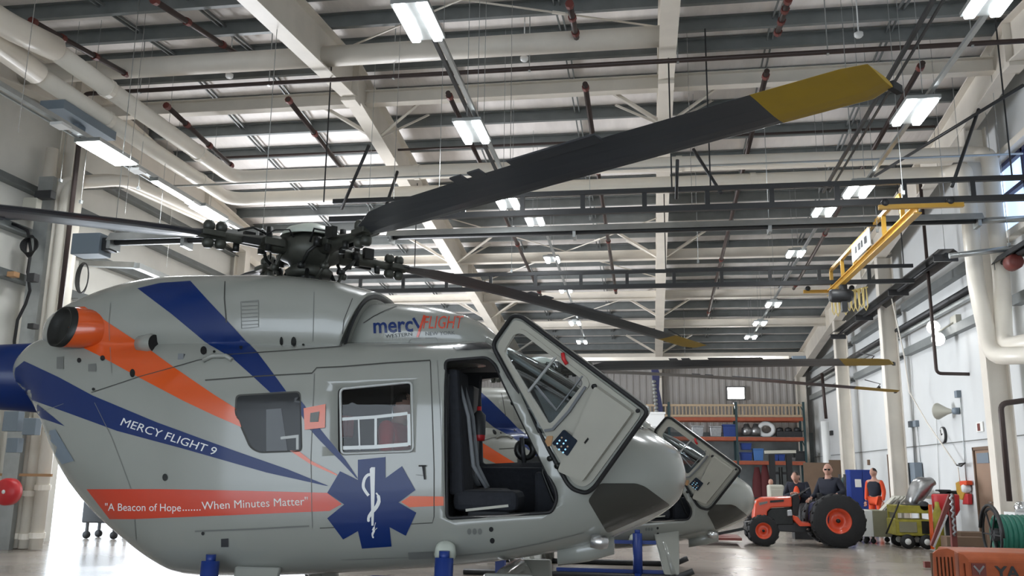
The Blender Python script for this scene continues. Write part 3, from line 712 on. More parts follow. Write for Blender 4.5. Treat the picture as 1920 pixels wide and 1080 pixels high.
# ---- hull shell with real openings
def shell(st,inset):
    b=MB(); b.mi=0; b.rings([sec(s) for s in cr_interp(st,3)]); bmesh.ops.triangulate(b.b,faces=b.b.faces[:]); b.mi=1; 
    ins=[s for s in cr_interp(st,3) if s[3]>.16]
    inner=MB(); inner.mi=1; inner.rings([sec(s,72,inset) for s in ins[1:-1]]); bmesh.ops.triangulate(inner.b,faces=inner.b.faces[:])
    bmesh.ops.recalc_face_normals(b.b,faces=b.b.faces[:]); bmesh.ops.recalc_face_normals(inner.b,faces=inner.b.faces[:])
    bmesh.ops.reverse_faces(inner.b,faces=inner.b.faces[:])
    me=bpy.data.meshes.new('x'); inner.b.to_mesh(me); b.b.from_mesh(me); inner.b.free(); bpy.data.meshes.remove(me); return b
sb=shell(ST,.035); me=bpy.data.meshes.new('fuselage_shell'); sb.b.to_mesh(me); sb.b.free(); me.materials.append(M['hull']); me.materials.append(M['interior'])
fus=bpy.data.objects.new('fuselage_shell',me); C.objects.link(fus)
def prism_px(poly,y0,y1,yref=6.95):
    b=MB(); n=len(poly); P0=[at(u,v,Y=yref) for u,v in poly]
    b._t([V((p.x,y0,p.z)) for p in P0]+[V((p.x,y1,p.z)) for p in P0],[(i,(i+1)%n,n+(i+1)%n,n+i) for i in range(n)]+[tuple(range(n))[::-1],tuple(range(n,2*n))])
    bmesh.ops.recalc_face_normals(b.b,faces=b.b.faces[:]); me=bpy.data.meshes.new('cut'); b.b.to_mesh(me); b.b.free(); me.materials.append(M['interior'])
    o=bpy.data.objects.new('cut',me); C.objects.link(o); return o
OPEN=rounded([(835,676),(912,670),(927,682),(1042,920),(1044,938),(1034,961),(838,972)],9)
CABW=rounded([(638,729),(772,716),(775,846),(640,851)],9)
WSH=[(955,560),(1300,780),(1187,801),(1115,812),(1009,812),(948,676)]
FARW=rounded([(835,676),(912,670),(927,682),(1010,858),(838,866)],9)
def boolean(o,cutters,op='DIFFERENCE'):
    for c in cutters:
        m=o.modifiers.new('b','BOOLEAN'); m.object=c; m.operation=op; m.solver='EXACT'
    dg=bpy.context.evaluated_depsgraph_get(); dg.update(); me=bpy.data.meshes.new_from_object(o.evaluated_get(dg)); o.modifiers.clear(); o.data=me
    for c in cutters: bpy.data.objects.remove(c)
glass=bpy.data.objects.new('windshield',fus.data.copy()); C.objects.link(glass)
boolean(fus,[prism_px(OPEN,6.0,7.6),prism_px(FARW,7.8,9.5),prism_px(CABW,6.0,7.6),prism_px(CABW,7.8,9.5),prism_px(WSH,6,9.5)])
fus.name='fuselage_shell'; adopt(fus,heli)
ob=MB(); loft(ST,mb=ob,inset=-.001); ii=bpy.data.meshes.new('g'); 
boolean(glass,[prism_px(WSH,6.01,9.49)],'INTERSECT')
glass.data.materials.clear(); glass.data.materials.append(M['glass']); adopt(glass,heli)
ob.b.free(); bpy.data.meshes.remove(ii)
b=MB()
for y in (HY,): b.tube([(-1.33,y,2.60),(-.9,y,2.40),(-.45,y,2.12),(-.12,y,1.93)],.028,8)
b.build('windshield_post','hull',heli)
for s_ in(-1,1):
    b=MB(); b.tube([(-1.30,HY+s_*.60,2.56),(-1.0,HY+s_*.66,2.36),(-.65,HY+s_*.60,2.14),(-.22,HY+s_*.40,1.93)],.026,8); b.build('windshield_post','hull',heli)
cowl=cowl_b.build('engine_cowling','hull',heli); front=front_b.build('front_cowling','hull',heli); hull_b.b.free()
# intake funnel between the cowlings, coloured dark to stand for the recess shade
b=MB(); 
def ring(x,hw,zt,zb,n=40,e=2.8,tilt=.28):
    return [V((x+tilt*((p.z-2.35)/.7)-.0,p.y,p.z)) for p in sec((x,zb,zt,hw,e),n)]
R1=ring(-2.60,.592,3.035,2.37,tilt=.26); R2=ring(-2.585,.565,3.0,2.38,tilt=.26); R3=ring(-2.80,.25,2.8,2.42,tilt=.05); b.rings([R1,R2,R3],cap=False); b.build('intake_shade','dark',heli)
# exhaust
mn=V((-.42,-.90,.14)).normalized(); ax=V((-1,-.55,.03)).normalized(); e0=at(111,612,Y=7.05)
def mouth(par_rings,name,m):
    b=MB(); rs=[]
    for d_,r_,w_ in par_rings:
        nn=ax.lerp(mn,w_).normalized(); u_=nn.cross(V((0,0,1))).normalized(); v_=u_.cross(nn); c_=e0-ax*d_
        rs.append([c_+u_*r_*math.cos(2*PI*k/30)+v_*r_*1.0*math.sin(2*PI*k/30) for k in range(30)])
    b.rings(rs,cap=False); return b.build(name,m,heli)
exf=mouth([(.62,.04,0),(.48,.11,.05),(.34,.155,.3),(.2,.178,.6),(.08,.183,.9),(.05,.184,.95)],'exhaust_fairing','orange')
ex=mouth([(.055,.187,.95),(.0,.182,1),(-.0,.168,1),(.05,.160,1),(.07,.10,1),(.075,.005,1)],'exhaust_pipe','hubdark')
b=MB(); e1=V((e0.x,2*HY-e0.y,e0.z)); ax2=V((-1,.42,.06)).normalized(); b.lathe(e1-ax2*.62,[(.10,-.2),(.18,.1),(.19,.5),(.165,.62),(.148,.62),(.13,.1),(0,.1)],ax2,24); b.build('exhaust_pipe','hubdark',heli)
# tail boom, stabiliser, fin
b=MB(); b.rings([[V((x,HY+r*math.cos(2*PI*k/28),z+r*1.12*math.sin(2*PI*k/28))) for k in range(28)] for x,z,r in((-5.6,2.33,.30),(-6.2,2.34,.275),(-7.5,2.36,.225),(-9.4,2.42,.15))]); b.build('tail_boom','blue',heli)
b=MB(); b.prof((-8.6,HY-1.25,2.4),(-8.6,HY+1.25,2.4),[(-.28,0),(-.1,.04),(.2,.02),(.28,0),(.1,-.03)]); b.build('tail_stabiliser','blue',heli)
for s_ in(-1,1):
    b=MB(); b.box((-8.75,HY+s_*1.25,2.55),(.62,.04,.95)); b.build('end_plate','blue',heli,bevel=.01)
b=MB(); b._t([V((x,HY+dy,z)) for dy in(-.04,.04) for x,z in((-8.9,2.45),(-9.6,2.4),(-10.1,3.5),(-9.7,3.5))],[(0,1,2,3),(7,6,5,4),(0,4,5,1),(1,5,6,2),(2,6,7,3),(3,7,4,0)]); b.build('tail_fin','blue',heli)
# ---- livery
L=lambda n,p,m,**k: decal(n,p if isinstance(p[0][0],(tuple,list)) else [p],m,heli,**k)
L('blue_stripe',[(258,541),(300,531),(357,527),(391,564),(426,601),(461,639),(482,660),(510,697),(537,734),(507,736),(470,702),(436,672),(391,646),(321,588)],'blue')
L('blue_stripe',[(565,752),(570,758),(602,806),(648,862),(672,898),(668,896),(640,866),(600,826),(582,806),(565,778)],'blue')
L('orange_stripe',[(133,577),(159,575),(183,591),(208,608),(268,647),(328,690),(400,739),(446,768),(446,780),(453,801),(400,778),(345,752),(263,709),(188,668),(118,634)],'orange')
L('orange_stripe',[(541,843),(556,842),(584,864),(632,889),(632,892),(582,870)],'orange')
L('flight_stripe',[(24,716),(30,690),(46,677),(110,707),(175,742),(295,792),(440,845),(540,880),(616,911),(612,911),(500,886),(350,843),(220,808),(130,775),(55,748),(24,736)],'blue')
L('blue_stripe',[(43,741),(76,762),(122,799),(78,784)],'blue')
L('slogan_stripe',[(163,917),(300,917),(460,920),(614,924),(641,945),(618,958),(430,966),(253,973),(206,973)],'redorange')
L('orange_stripe',[(752,941),(769,930),(833,931),(833,948),(768,951)],'orange')
star=[(671.5,862),(723,857),(723,896.5),(754,874),(779,918.7),(747.4,942),(781,961),(761,1004),(730.7,988),(734.4,1024),(679,1028),(671.5,995.5),(643.7,1011),(614,971.5),(645.6,945.6),(614,924),(638,883.5),(671.5,900)]
L('star_emblem',star,'blue',off=.006)
L('staff',[(694,879),(697,876),(704,876),(703,930),(701,985),(697,985),(696,930)],'white',off=.009)
for pts,w in(([(703,891),(697,890),(690,891),(684,899),(682,912),(686,921),(692,929)],5.5),([(706,924),(710,930),(711,940),(706,951),(698,960),(692,970),(692,978)],[3,6,7,7,6,5,2]),([(705,979),(702,989),(700,994)],[1,4,4]),([(708,989),(702,995),(699,1002),(701,1008)],[1,4,3,1])):
    L('snake',path_poly(smooth2(pts),w if not isinstance(w,list) else [q for a in w for q in[a]*4][:len(smooth2(pts))]),'white',off=.011,grid=6)
decal_text('registration_lettering','MERCY FLIGHT 9','white',heli,(226,797),(404,854),15,shear=.12)
decal_text('slogan_lettering','"A Beacon of Hope','paper',heli,(198,957),(340,958.5),14,shear=.0)
decal_text('slogan_lettering','.......','paper',heli,(343,957.5),(377,957),14)
decal_text('slogan_lettering','When Minutes Matter"','paper',heli,(379,955.5),(578,946.5),15)
decal_text('logo_lettering','merc','blue',heli,(701,624.5),(775,621),28,bold=.02)
L('logo_lettering',path_poly([(775,597),(786,615)],5),'blue',off=.006,grid=4)
L('logo_lettering',path_poly([(796,592),(790,610),(783,632)],4.2),'redorange',off=.007,grid=4)
decal_text('logo_lettering','FLIGHT','redorange',heli,(793,616),(869,616),23,shear=.25)
decal_text('logo_lettering','WESTERN','greytext',heli,(723,633.5),(773,629.5),6.5)
decal_text('logo_lettering','NEW YORK','greytext',heli,(798,629),(853,627),6.5)
# ---- seams, hatches, small fittings
def seam(pts,w=1.4,m='seam',n='panel_seam',off=.005): return L(n,path_poly(pts,w),m,off=off,grid=12)
seam([(172,736),(215,722),(260,707),(315,692),(370,676),(430,665),(520,659),(640,650)],1.5)
seam([(422,528),(421,560),(425,605)],2.2); seam([(589,548),(588,590),(587,640)],1.2,'seamlight'); seam([(208,568),(205,600),(206,635),(210,700)],1.0,'seamlight')
seam([(385,713),(480,706),(585,700),(594,690),(640,688),(725,681),(807,676)],2.4)
seam([(807,677),(811,780),(814,880),(814,968),(811,980),(775,982),(600,990)],1.7)
seam([(590,700),(587,760),(583,860),(586,990)],1.2,'seamlight'); seam([(366,996),(470,992),(580,986)],3.2,'seamlight','body_ridge')
seam([(820,676),(826,780),(830,870),(833,970)],1,'seamlight'); seam([(66,773),(90,768),(120,757)],1,'seamlight')
seam([(178,755),(210,820),(246,915)],1,'seamlight'); seam([(253,974),(256,1012)],1.4,'seamlight')
seam([(640,1049),(760,1045),(850,1042),(930,1034),(1010,1019),(1095,998)],1.3,'seamlight'); seam([(640,650),(645,600),(661,560)],1.5); seam([(682,606),(700,594),(722,583),(744,574)],1.6)
seam([(766,642),(771,636),(790,634)],1.1,'seamlight'); seam([(797,634),(817,633),(822,641)],1.1,'seamlight')
def patch(n,poly,m,off=.006,**k): return L(n,poly,m,off=off,grid=12,**k)
for u0,v0,u1,v1,m_ in((107,670,120,692,'seamlight'),(166,683,181,697,'seamlight'),(415,1010,429,1025,'interior')): patch('vent_patch',[(u0,v0),(u1,v0-1),(u1,v1),(u0,v1)],m_)
def disc(u,v,rx,ry=None): ry=ry or rx; return [(u+rx*math.cos(2*PI*k/12),v+ry*math.sin(2*PI*k/12)) for k in range(12)]
for u,v,r in((149,676,4),(193,672,4.5),(921,992,4.2),(923,1013,4.6),(381,1000,3)): patch('port_hole',disc(u,v,r,r*1.15),'black')
for u,v,a,c_ in((382,658,6,8),(452,651,3,5),(528,640,3.2,9),(551,641,5,10),(402,660,2.5,2.5),(569,646,2.5,2.5),(249,700,5,8),(310,895,5,7),(176,730,3,3)): patch('cowl_fastener',disc(u,v,a,c_),'hubdark')
for k in range(7): patch('vent_slat',[(454,567+7*k),(484,565+7*k),(484,566.2+7*k),(454,568.2+7*k)],'seamlight')
for pts in([(452,566),(485,563)],[(485,563),(485,613)],[(485,613),(453,616)],[(453,616),(452,566)]): seam(pts,.9,'seamlight','vent_frame')
sc=hit(290,645,0); b=MB(); b.lathe(sc+V((-.13,0,0)),[(.02,-.02),(.075,.0),(.085,.12),(.075,.16)],(1,-.25,.02),20); b.build('air_scoop','hull',heli)
b=MB(); b.lathe(sc+V((.025,-.04,.0)),[(.075,0),(.05,.0),(0,-.01)],(1,-.25,.02),20); b.build('scoop_mouth','black',heli)
gp=hit(408,675,0); b=MB(); b.tube([hit(382,677,.01),hit(400,670,.02),hit(425,670,.02),hit(436,676,.01)],.02,8); b.build('grab_rail','hull',heli)
patch('belly_window',[(75,810),(105,805),(140,864),(117,870)],'glassy' if 0 else 'greybox')
patch('nose_window',rounded([(1125,906),(1192,906),(1209,912),(1257,947),(1138,999),(1102,938)],6),'darkglass')
patch('rear_window_rim',rounded([(442,740),(564,733),(567,847),(486,850),(468,840),(440,775)],9),'seam',off=.004)
rw=patch('rear_window',rounded([(445,743),(562,736),(565,844),(487,847),(472,838),(444,775)],8),'dullglass',off=.007)
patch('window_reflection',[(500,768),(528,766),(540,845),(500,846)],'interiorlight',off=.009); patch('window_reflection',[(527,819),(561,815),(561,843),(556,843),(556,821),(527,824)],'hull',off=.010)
pl=patch('inspection_placard',[[(572,766),(611,759),(611,802),(573,806)]]+[[(584,774),(601,771),(599,792),(582,792)]] if 0 else [(571,766),(612,758),(611,802),(573,806)],'orange',off=.02)
patch('placard_card',[(584,775),(601,772),(599,791),(583,792)],'seamlight',off=.024)
patch('roof_visor',[(848,650),(862,646),(900,643),(926,643),(922,654),(880,657),(856,657)],'dullglass')
seam([(780,890),(796,892)],1.2,'seamlight','handle_text'); patch('door_latch',[(792,873),(797,873),(799,899),(796,899)],'black',off=.02); patch('door_latch',[(786,872),(800,872),(800,875),(786,875)],'black',off=.02)
for k in range(3): patch('step_marking',disc(880+10*k,996,4,6),'seamlight')
patch('jack_pocket',[(818,1022),(846,1021),(847,1040),(822,1044)],'black')
for u in (700,): patch('drain_cover',[(765,1035),(812,1033),(813,1046),(767,1048)],'seamlight')
# ---- opening trims
def hull_loop(poly,r,name,m,off=.0,closed=True):
    pts=[hit(u,v,off,BVH_) for u,v in poly]; b=MB(); b.tube([p for p in pts if p],r,8,closed=closed); return b.build(name,m,heli)
hull_loop(OPEN,.014,'door_seal','black'); hull_loop(CABW,.012,'window_rim','doorframe')
def surf_plate(n,polys,m,off): return decal(n,polys,m,heli,off=off,grid=10,bv=BVH_)
surf_plate('sliding_door_pane',[CABW],'glass',-.012)
for pts,w in(([(638,786),(700,782),(764,775)],6),([(704,782),(704,838)],5),([(641,840),(700,838),(765,833)],7),([(767,776),(768,835)],8),([(672,786),(674,843)],3)): surf_plate('sliding_window_frame',[path_poly(pts,w)],'doorframe',-.006)
surf_plate('door_sill_plate',[path_poly([(845,970),(940,967),(1030,961)],2.4)],'steel',.004)
# ---- cockpit and cabin interior
def ibox(n,c,d,m,bev=.02,R=None,par=heli):
    b=MB(); b.box(c,d,R=R); return b.build(n,m,par,bevel=bev)
ibox('cabin_floor',(-2.5,HY,1.02),(2.5,1.24,.05),'interior',0); ibox('cabin_ceiling_lining',(-2.6,HY,2.44),(3.0,1.1,.04),'interiorlight',0)
for i,y in enumerate((7.28,8.12)):
    sx_=(-.07,-.30)[i]
    st=ibox('pilot_seat',(-1.22+sx_,y,1.28),(.52,.46,.16),'seat',.05)
    b=MB(); b.prof((-1.46+sx_,y-.22,1.82),(-1.46+sx_,y+.22,1.82),[(-.05,-.50),(.07,-.50),(.0,.50),(-.10,.50)]); 
    q=b.build('seat_back','seat',st,bevel=.03); ibox('seat_pedestal',(-1.2+sx_,y,1.12),(.34,.3,.18),'interior',.02,par=st)
    for dx in(-.1,.09):
        b=MB(); b.tube([(-1.50+sx_,y+dx,2.30),(-1.39+sx_,y+dx,1.95),(-1.34+sx_,y+dx,1.55),(-1.24+sx_,y+dx*.4,1.38)],.018,6); b.build('seat_harness','interiorlight',st)
ibox('bulkhead_post',(-1.64,7.19,1.66),(.10,.34,1.24),'interior'); ibox('bulkhead_post',(-1.64,8.21,1.66),(.10,.34,1.24),'interior')
ibox('instrument_panel',(-.50,7.72,1.62),(.16,.72,.34),'seat',.04); ibox('centre_console',(-.72,7.72,1.3),(.5,.2,.42),'seat',.03)
b=MB(); b.tube([(-.70,7.3,1.15),(-.78,7.3,1.3),(-.86,7.28,1.5),(-.84,7.28,1.62)],.014,8); b.build('control_stick','hubdark',heli)
b=MB(); b.lathe(at(985,843,Y=7.75),[(.05,-.03),(.095,-.03),(.095,.03),(.05,.03),(.05,-.03)],(.5,-1,.1),20); b.build('headset','hubdark',heli)
b=MB(); b.tube([at(983,868,Y=7.7),at(978,820,Y=7.7)],.02,8); b.build('headset_cable','dark',heli)
b=MB(); c=at(898,800,Y=7.55); b.lathe(c,[(0,-.12),(.05,-.12),(.055,-.09),(.055,.09),(.02,.13),(.02,.17),(0,.17)],(0,0,1),16); fe=b.build('fire_extinguisher','red',heli)
b=MB(); b.lathe(c,[(.058,-.07),(.058,.095),(.02,.135)],(0,0,1),16); b.build('bottle_label','dark',fe)
b=MB(); b.tube([at(897,780,Y=7.6),at(900,740,Y=7.6),at(902,705,Y=7.6)],.012,6); b.build('hose','black',heli)
ibox('document_folder',at(915,952,Y=7.1),(.34,.10,.02),'beige',.0,R=Matrix.Rotation(-.12,3,'Y'))
ibox('lower_side_panel',(-1.15,8.42,1.3),(.9,.05,.5),'seat',.02)
# cabin kit seen through the sliding window
ibox('cabin_bulkhead',(-3.9,HY,1.75),(.05,1.45,1.4),'interiorlight',0)
ibox('stretcher_rack',(-3.1,8.0,1.35),(1.3,.5,.12),'interiorlight'); ibox('equipment_bag',at(646,800,Y=8.0),(.12,.2,.2),'red')
b=MB(); b.tube([at(735,700,Y=8.1),at(737,850,Y=8.1)],.02,6); b.build('stanchion','steel',heli)
# ---- open crew door
D=hit(930,652,.03,BVH_) or at(930,652,Y=6.95); Cc=at(1082,918,Y=6.93); D=at(928,648,Y=7.0)
Bp=at(1218,770,Y=6.52); n_=(Cc-D).cross(Bp-D).normalized()
if n_.y>0: n_=-n_
def dp(u,v,off=0): return at_plane(u,v,D,n_)+n_*off
ux=(Bp-Cc).normalized(); uy=n_.cross(ux).normalized()
def to2(p): q=p-D; return (q.dot(ux),q.dot(uy))
def plate(n,polys,m,off,th,parent,bev=0):
    "flat panel in the door plane"
    vs,fs=flat2d([[to2(dp(u,v)) for u,v in p] for p in polys],th); s=n_.dot(ux.cross(uy))
    b=MB(); b._t([D+ux*v.x+uy*v.y+n_*(off+v.z*s) for v in vs],fs); return b.build(n,m,parent,bevel=bev)
DOOR=rounded([(925,646),(964,591),(980,593),(1219,770),(1117,913),(1102,924),(1078,917),(1066,905)],14)
DIN=rounded([(933,650),(966,600),(980,601),(1207,773),(1112,903),(1098,912),(1083,908),(1074,900)],13)
DWN=rounded([(940,657),(966,618),(985,616),(1105,708),(1110,722),(1041,802),(1028,805)],12)
DWI=rounded([(948,660),(968,626),(983,624),(1095,710),(1097,720),(1040,790),(1030,794)],10)
cd_=plate('crew_door',[DOOR,DWN],'hull',-.02,.05,heli)
plate('door_lining',[DIN,DWN],'doorinner',.012,.02,cd_)
b=MB(); b.tube([dp(u,v,.02) for u,v in DOOR],.017,8,closed=True); b.build('door_seal','black',cd_)
plate('window_frame',[DWN,DWI],'doorinner',.02,.03,cd_); plate('door_pane',[DWI],'glass',.0,.006,cd_)
plate('door_pocket',[rounded([(1124,722),(1194,771),(1100,900),(1055,880),(1060,865)],5)],'doorinner',.05,.05,cd_,.008)
plate('map_slot',[rounded([(1083,811),(1088,790),(1106,764),(1128,748),(1142,748),(1139,760),(1104,805)],6)],'interiorlight',.028,.006,cd_)
plate('paper_note',[[(1107,768),(1122,760),(1130,764),(1103,800),(1093,800)]],'beige',.036,.004,cd_)
plate('vent_window_frame',[path_poly([(996,733),(1022,700),(1047,668)],4)],'doorframe',.035,.02,cd_)
plate('vent_window_frame',[path_poly([(1009,722),(1048,768),(1097,704)],2.5)],'interiorlight',.035,.02,cd_)
plate('lower_window_slide',[path_poly([(1027,806),(1042,803),(1072,770),(1103,724)],5)],'interiorlight',.04,.02,cd_)
b=MB(); b.tube([dp(1121,722,.05),dp(1122,733,.06),dp(1127,749,.05)],.009,6); b.lathe(dp(1121,723,.045),[(0,0),(.02,0),(.02,.02),(0,.02)],n_,10); b.build('door_handle','black',cd_)
b=MB(); b.tube([dp(1060,661,.04),dp(1063,672,.05),dp(1068,682,.04)],.016,6); b.build('pull_strap','red',cd_)
tb=plate('tablet',[rounded([(1045,828),(1067,802),(1093,823),(1074,852)],3)],'screendark',.075,.012,cd_)
for i in range(3):
    for j in range(4):
        if (i,j) in((2,0),): continue
        u=1062+7.5*i-4.2*j+2; v=820+5.5*i+5.5*j-3; plate('screen_icon',[[(u-2,v),(u,v-1.9),(u+2,v),(u,v+1.9)]],'screen' if (i+j)%3 else 'wood',.083,.003,tb)
plate('warning_placard',[rounded([(1030,816),(1041,816),(1037,835),(1027,836),(1025,828)],3)],'tan',.03,.004,cd_)
plate('panel_bolt',[disc(1203,768,4)],'black',.06,.01,cd_); plate('latch_hole',[[(1105,826),(1112,817),(1114,820),(1107,829)]],'hubdark',.08,.003,cd_)
for u,v in((968,754),(1050,872),(1036,858)):
    b=MB(); p=dp(u,v,.02); b.lathe(p,[(0,-.02),(.022,-.02),(.022,.03),(0,.03)],n_,8); b.build('hinge_bolt','hubdark',cd_)
# ---- lower fittings, skids, jacks
for s_ in(-1,1):
    b=MB(); b.bend([(-.72,HY+s_*1.02,.20),(-.95,HY+s_*1.02,.10),(-4.1,HY+s_*1.02,.10)],.045,12,R=.2); b.build('skid_tube','dark',heli)
for x in(-1.12,-3.15):
    b=MB(); b.bend([(x+.12,HY-1.02,.12),(x-.05,HY-.62,.70),(x-.05,HY+.62,.70),(x+.12,HY+1.02,.12)],.06,12,R=.25); b.build('cross_tube','hull',heli)
    for s_ in(-1,1):
        b=MB(); b._t([V((x+dx,HY+s_*y,z)) for dx,y,z in((-.17,.58,.74),(.22,.58,.74),(-.02,1.0,.14),(.20,1.0,.14),(-.17,.66,.74),(.22,.66,.74),(-.02,1.06,.14),(.20,1.06,.14))],[(0,1,3,2),(4,6,7,5),(0,4,5,1),(2,3,7,6),(0,2,6,4),(1,5,7,3)]); b.build('cross_tube_fairing','hull',heli,bevel=.02)
b=MB(); b.lathe(at(835,1036,Y=6.93),[(0,-.05),(.07,-.05),(.085,-.02),(.075,.05),(.05,.07),(0,.07)],(.1,-.4,.5),18); b.build('jack_socket','domecap',heli)
b=MB(); b.lathe(at(1125,1016,Y=7.2),[(0,-.08),(.05,-.07),(.06,.0),(.045,.06),(0,.07)],(1,0,-.1),14); b.build('landing_light','steel',heli)
b=MB(); b.rings([[V((x,HY-.25+r*math.cos(2*PI*k/14),.86+z+r*math.sin(2*PI*k/14))) for k in range(14)] for x,z,r in((-.75,0,.09),(-.5,.05,.10),(-.3,.08,.07))]); b.build('belly_fairing','hull',heli)
# ---- rotor
def cyl(b,c,r,h,axis=(0,0,1),n=16): b.lathe(c,[(0,-h/2),(r,-h/2),(r,h/2),(0,h/2)],axis,n)
hz=HUB.z
b=MB(); cyl(b,HUB+V((0,0,-.25)),.13,.40); cyl(b,HUB+V((0,0,-.42)),.26,.05); b.build('rotor_mast','hubdark',heli)
b=MB(); b.lathe(HUB+V((0,0,-.20)),[(0,-.06),(.20,-.06),(.22,0),(.16,.05),(0,.05)],(0,0,1),20); b.build('swashplate','hub',heli)
for k in range(4):
    a=k*PI/2+.3; c_=math.cos(a); s_=math.sin(a)
    b=MB(); b.tube([HUB+V((.20*c_,.20*s_,-.22)),HUB+V((.26*c_,.26*s_,-.34)),HUB+V((.22*c_,.22*s_,-.46))],.02,7); b.lathe(HUB+V((.26*c_,.26*s_,-.34)),[(0,-.035),(.04,-.03),(.04,.03),(0,.035)],(c_,s_,0),9); b.build('control_rod','hubdark',heli)
b=MB(); b.tube([HUB+V((.10,-.27,.02)),HUB+V((.16,-.34,.12)),HUB+V((.28,-.30,.10)),HUB+V((.33,-.24,.0))],.01,6); b.build('hydraulic_line','black',heli)
b=MB(); b.lathe(HUB,[(0,-.20),(.15,-.20),(.20,-.12),(.27,-.09),(.28,.06),(.22,.10),(.2,.13),(0,.13)],(0,0,1),24); 
for k in range(8): cyl(b,HUB+V((.24*math.cos(k*PI/4+.4),.24*math.sin(k*PI/4+.4),.0)),.035,.16,n=8)
b.build('rotor_head','hub',heli)
b=MB(); b.lathe(HUB+V((0,0,.115)),[(.285,0),(.28,.025),(.22,.085),(.12,.125),(0,.14)],(0,0,1),28); b.build('rotor_cap','domecap',heli)
ANG=[-40,48.5,138.5,229]; DROOP=[.19,.36,.34,.40]
R0=5.55
def droop(x,dr): return -dr*(max(0,x-.5)/5.05)**1.45
def make_blade(dr,pitch):
    "blade along +X from the hub centre"
    b=MB()
    def airfoil(x,ch,th,tw,z):
        pts=[]; c,s=math.cos(tw),math.sin(tw)
        for u,w in((0,0),(.04,.45),(.15,.85),(.32,1),(.6,.62),(.85,.22),(1,.03),(1,-.03),(.85,-.12),(.6,-.38),(.32,-.62),(.15,-.55),(.04,-.32)):
            y=(u-.28)*ch; zz_=w*th*.5; pts.append(V((x,-y*c,z+zz_+y*s)))
        return pts
    rs=[]
    for x,ch,th in((.98,.14,.09),(1.12,.20,.06),(1.3,.29,.05),(1.6,.32,.048),(2.4,.32,.046),(3.2,.32,.045),(4.0,.32,.044),(4.93,.32,.042)): rs.append(airfoil(x,ch,th,pitch*(1-x/9),droop(x,dr)))
    b.rings(rs,smooth=False); o=b.build('rotor_blade','blade',None)
    b=MB(); rs=[airfoil(x,ch,th,pitch*(1-x/9),droop(x,dr)) for x,ch,th in((4.931,.322,.044),(5.12,.322,.042),(5.42,.322,.040),(5.55,.24,.030))]
    # swept tip
    rs[-1]=[p+V((0,-.05,0)) for p in rs[-1]]
    b.rings(rs,smooth=False); tip=b.build('blade_tip','yellowtip',o)
    b=MB(); z=droop(5.35,dr); b.tube([(5.25,-.02,z+.02),(5.32,.0,z+.10),(5.1,.03,z+.17)],.008,5); cyl(b,V((5.3,0,z+.04)),.02,.05,n=8); b.build('static_wick','hubdark',o)
    b=MB(); z=droop(5.5,dr); b.box((5.54,.06,z),(.03,.09,.04)); b.build('tip_weight','black',o)
    def tab(xc,w,y0,y1,n):
        b=MB(); vs=[]
        for dz in(-.006,.006):
            for x in(xc-w/2,xc+w/2):
                for y in(y0,y1): tw=pitch*(1-x/9); vs.append(V((x,-y*math.cos(tw),droop(x,dr)+y*math.sin(tw)+dz)))
        b._t(vs,[(0,1,3,2),(4,6,7,5),(0,4,5,1),(2,3,7,6),(0,2,6,4),(1,5,7,3)]); b.build(n,'blade',o)
    for x in (2.55,2.75): 
        tab(x,.13,.205,.285,'trim_tab')
    tab(3.5,.80,.20,.285,'trim_strip')
    # root: grip, pin, dampers
    b=MB(); b.tube([(.18,0,.0),(.36,0,.0),(.5,0,0),(.72,0,-.01),(1.05,0,droop(1.05,dr))],.05,12,rs=[.075,.085,.06,.042,.038]); b.box((.40,0,.0),(.20,.22,.07)); b.box((.95,0,droop(.95,dr)),(.20,.17,.05)); g=b.build('blade_grip','hub',o,bevel=.008)
    for dy in(-.075,.075):
        b=MB(); cyl(b,V((.45,dy,.02)),.03,.22,n=10); b.build('grip_bolt','hubdark',o)
    for x,dz in((.86,.055),(.97,.055)):
        b=MB(); 
        for sz in(-1,1): b.lathe((x,.0,droop(x,dr)+sz*.075),[(0,-.045),(.032,-.045),(.050,-.018),(.050,.018),(.032,.045),(0,.045)],(0,0,1),12)
        b.box((x,0,droop(x,dr)),(.025,.025,.16)); b.build('vibration_damper','hub',o)
    b=MB(); b.tube([(.40,-.14,-.02),(.34,-.20,-.10),(.20,-.20,-.22)],.018,8); b.lathe((.40,-.15,-.01),[(0,-.04),(.035,-.04),(.035,.04),(0,.04)],(0,0,1),10); b.lathe((.22,-.20,-.20),[(0,-.03),(.03,-.03),(.03,.03),(0,.03)],(1,0,0),10); b.build('pitch_link','hubdark',o)
    b=MB(); b.box((.62,.09,-.03),(.16,.04,.06)); b.box((.56,-.10,.05),(.10,.05,.10)); b.tube([(.5,.10,.06),(.62,.11,.09),(.74,.06,.05)],.012,6); cyl(b,V((.70,-.04,-.08)),.03,.07,n=8); b.build('fold_bracket','hubdark',o)
    b=MB(); b.tube([(.30,.02,-.08),(.33,-.03,-.20),(.25,-.06,-.30)],.016,7); cyl(b,V((.33,-.03,-.20)),.032,.06,(1,0,0),8); b.build('flap_stop','hub',o)
    b=MB(); b.tube([(.22,.12,.05),(.30,.16,.12),(.42,.13,.10),(.50,.09,.05)],.008,6); b.build('bonding_cable','black',o)
    return o
for k,a in enumerate(ANG):
    o=make_blade(DROOP[k],(.42,.04,-.22,-.08)[k]); o.location=HUB; o.rotation_euler=(0,0,math.radians(a)); adopt(o,heli)
# antenna on the cowl
ap=at(295,531,Y=HY); b=MB(); b.lathe(ap,[(0,-.05),(.055,-.05),(.06,.0),(.03,.04),(0,.045)],(0,0,1),14); b.build('beacon','fan',heli)
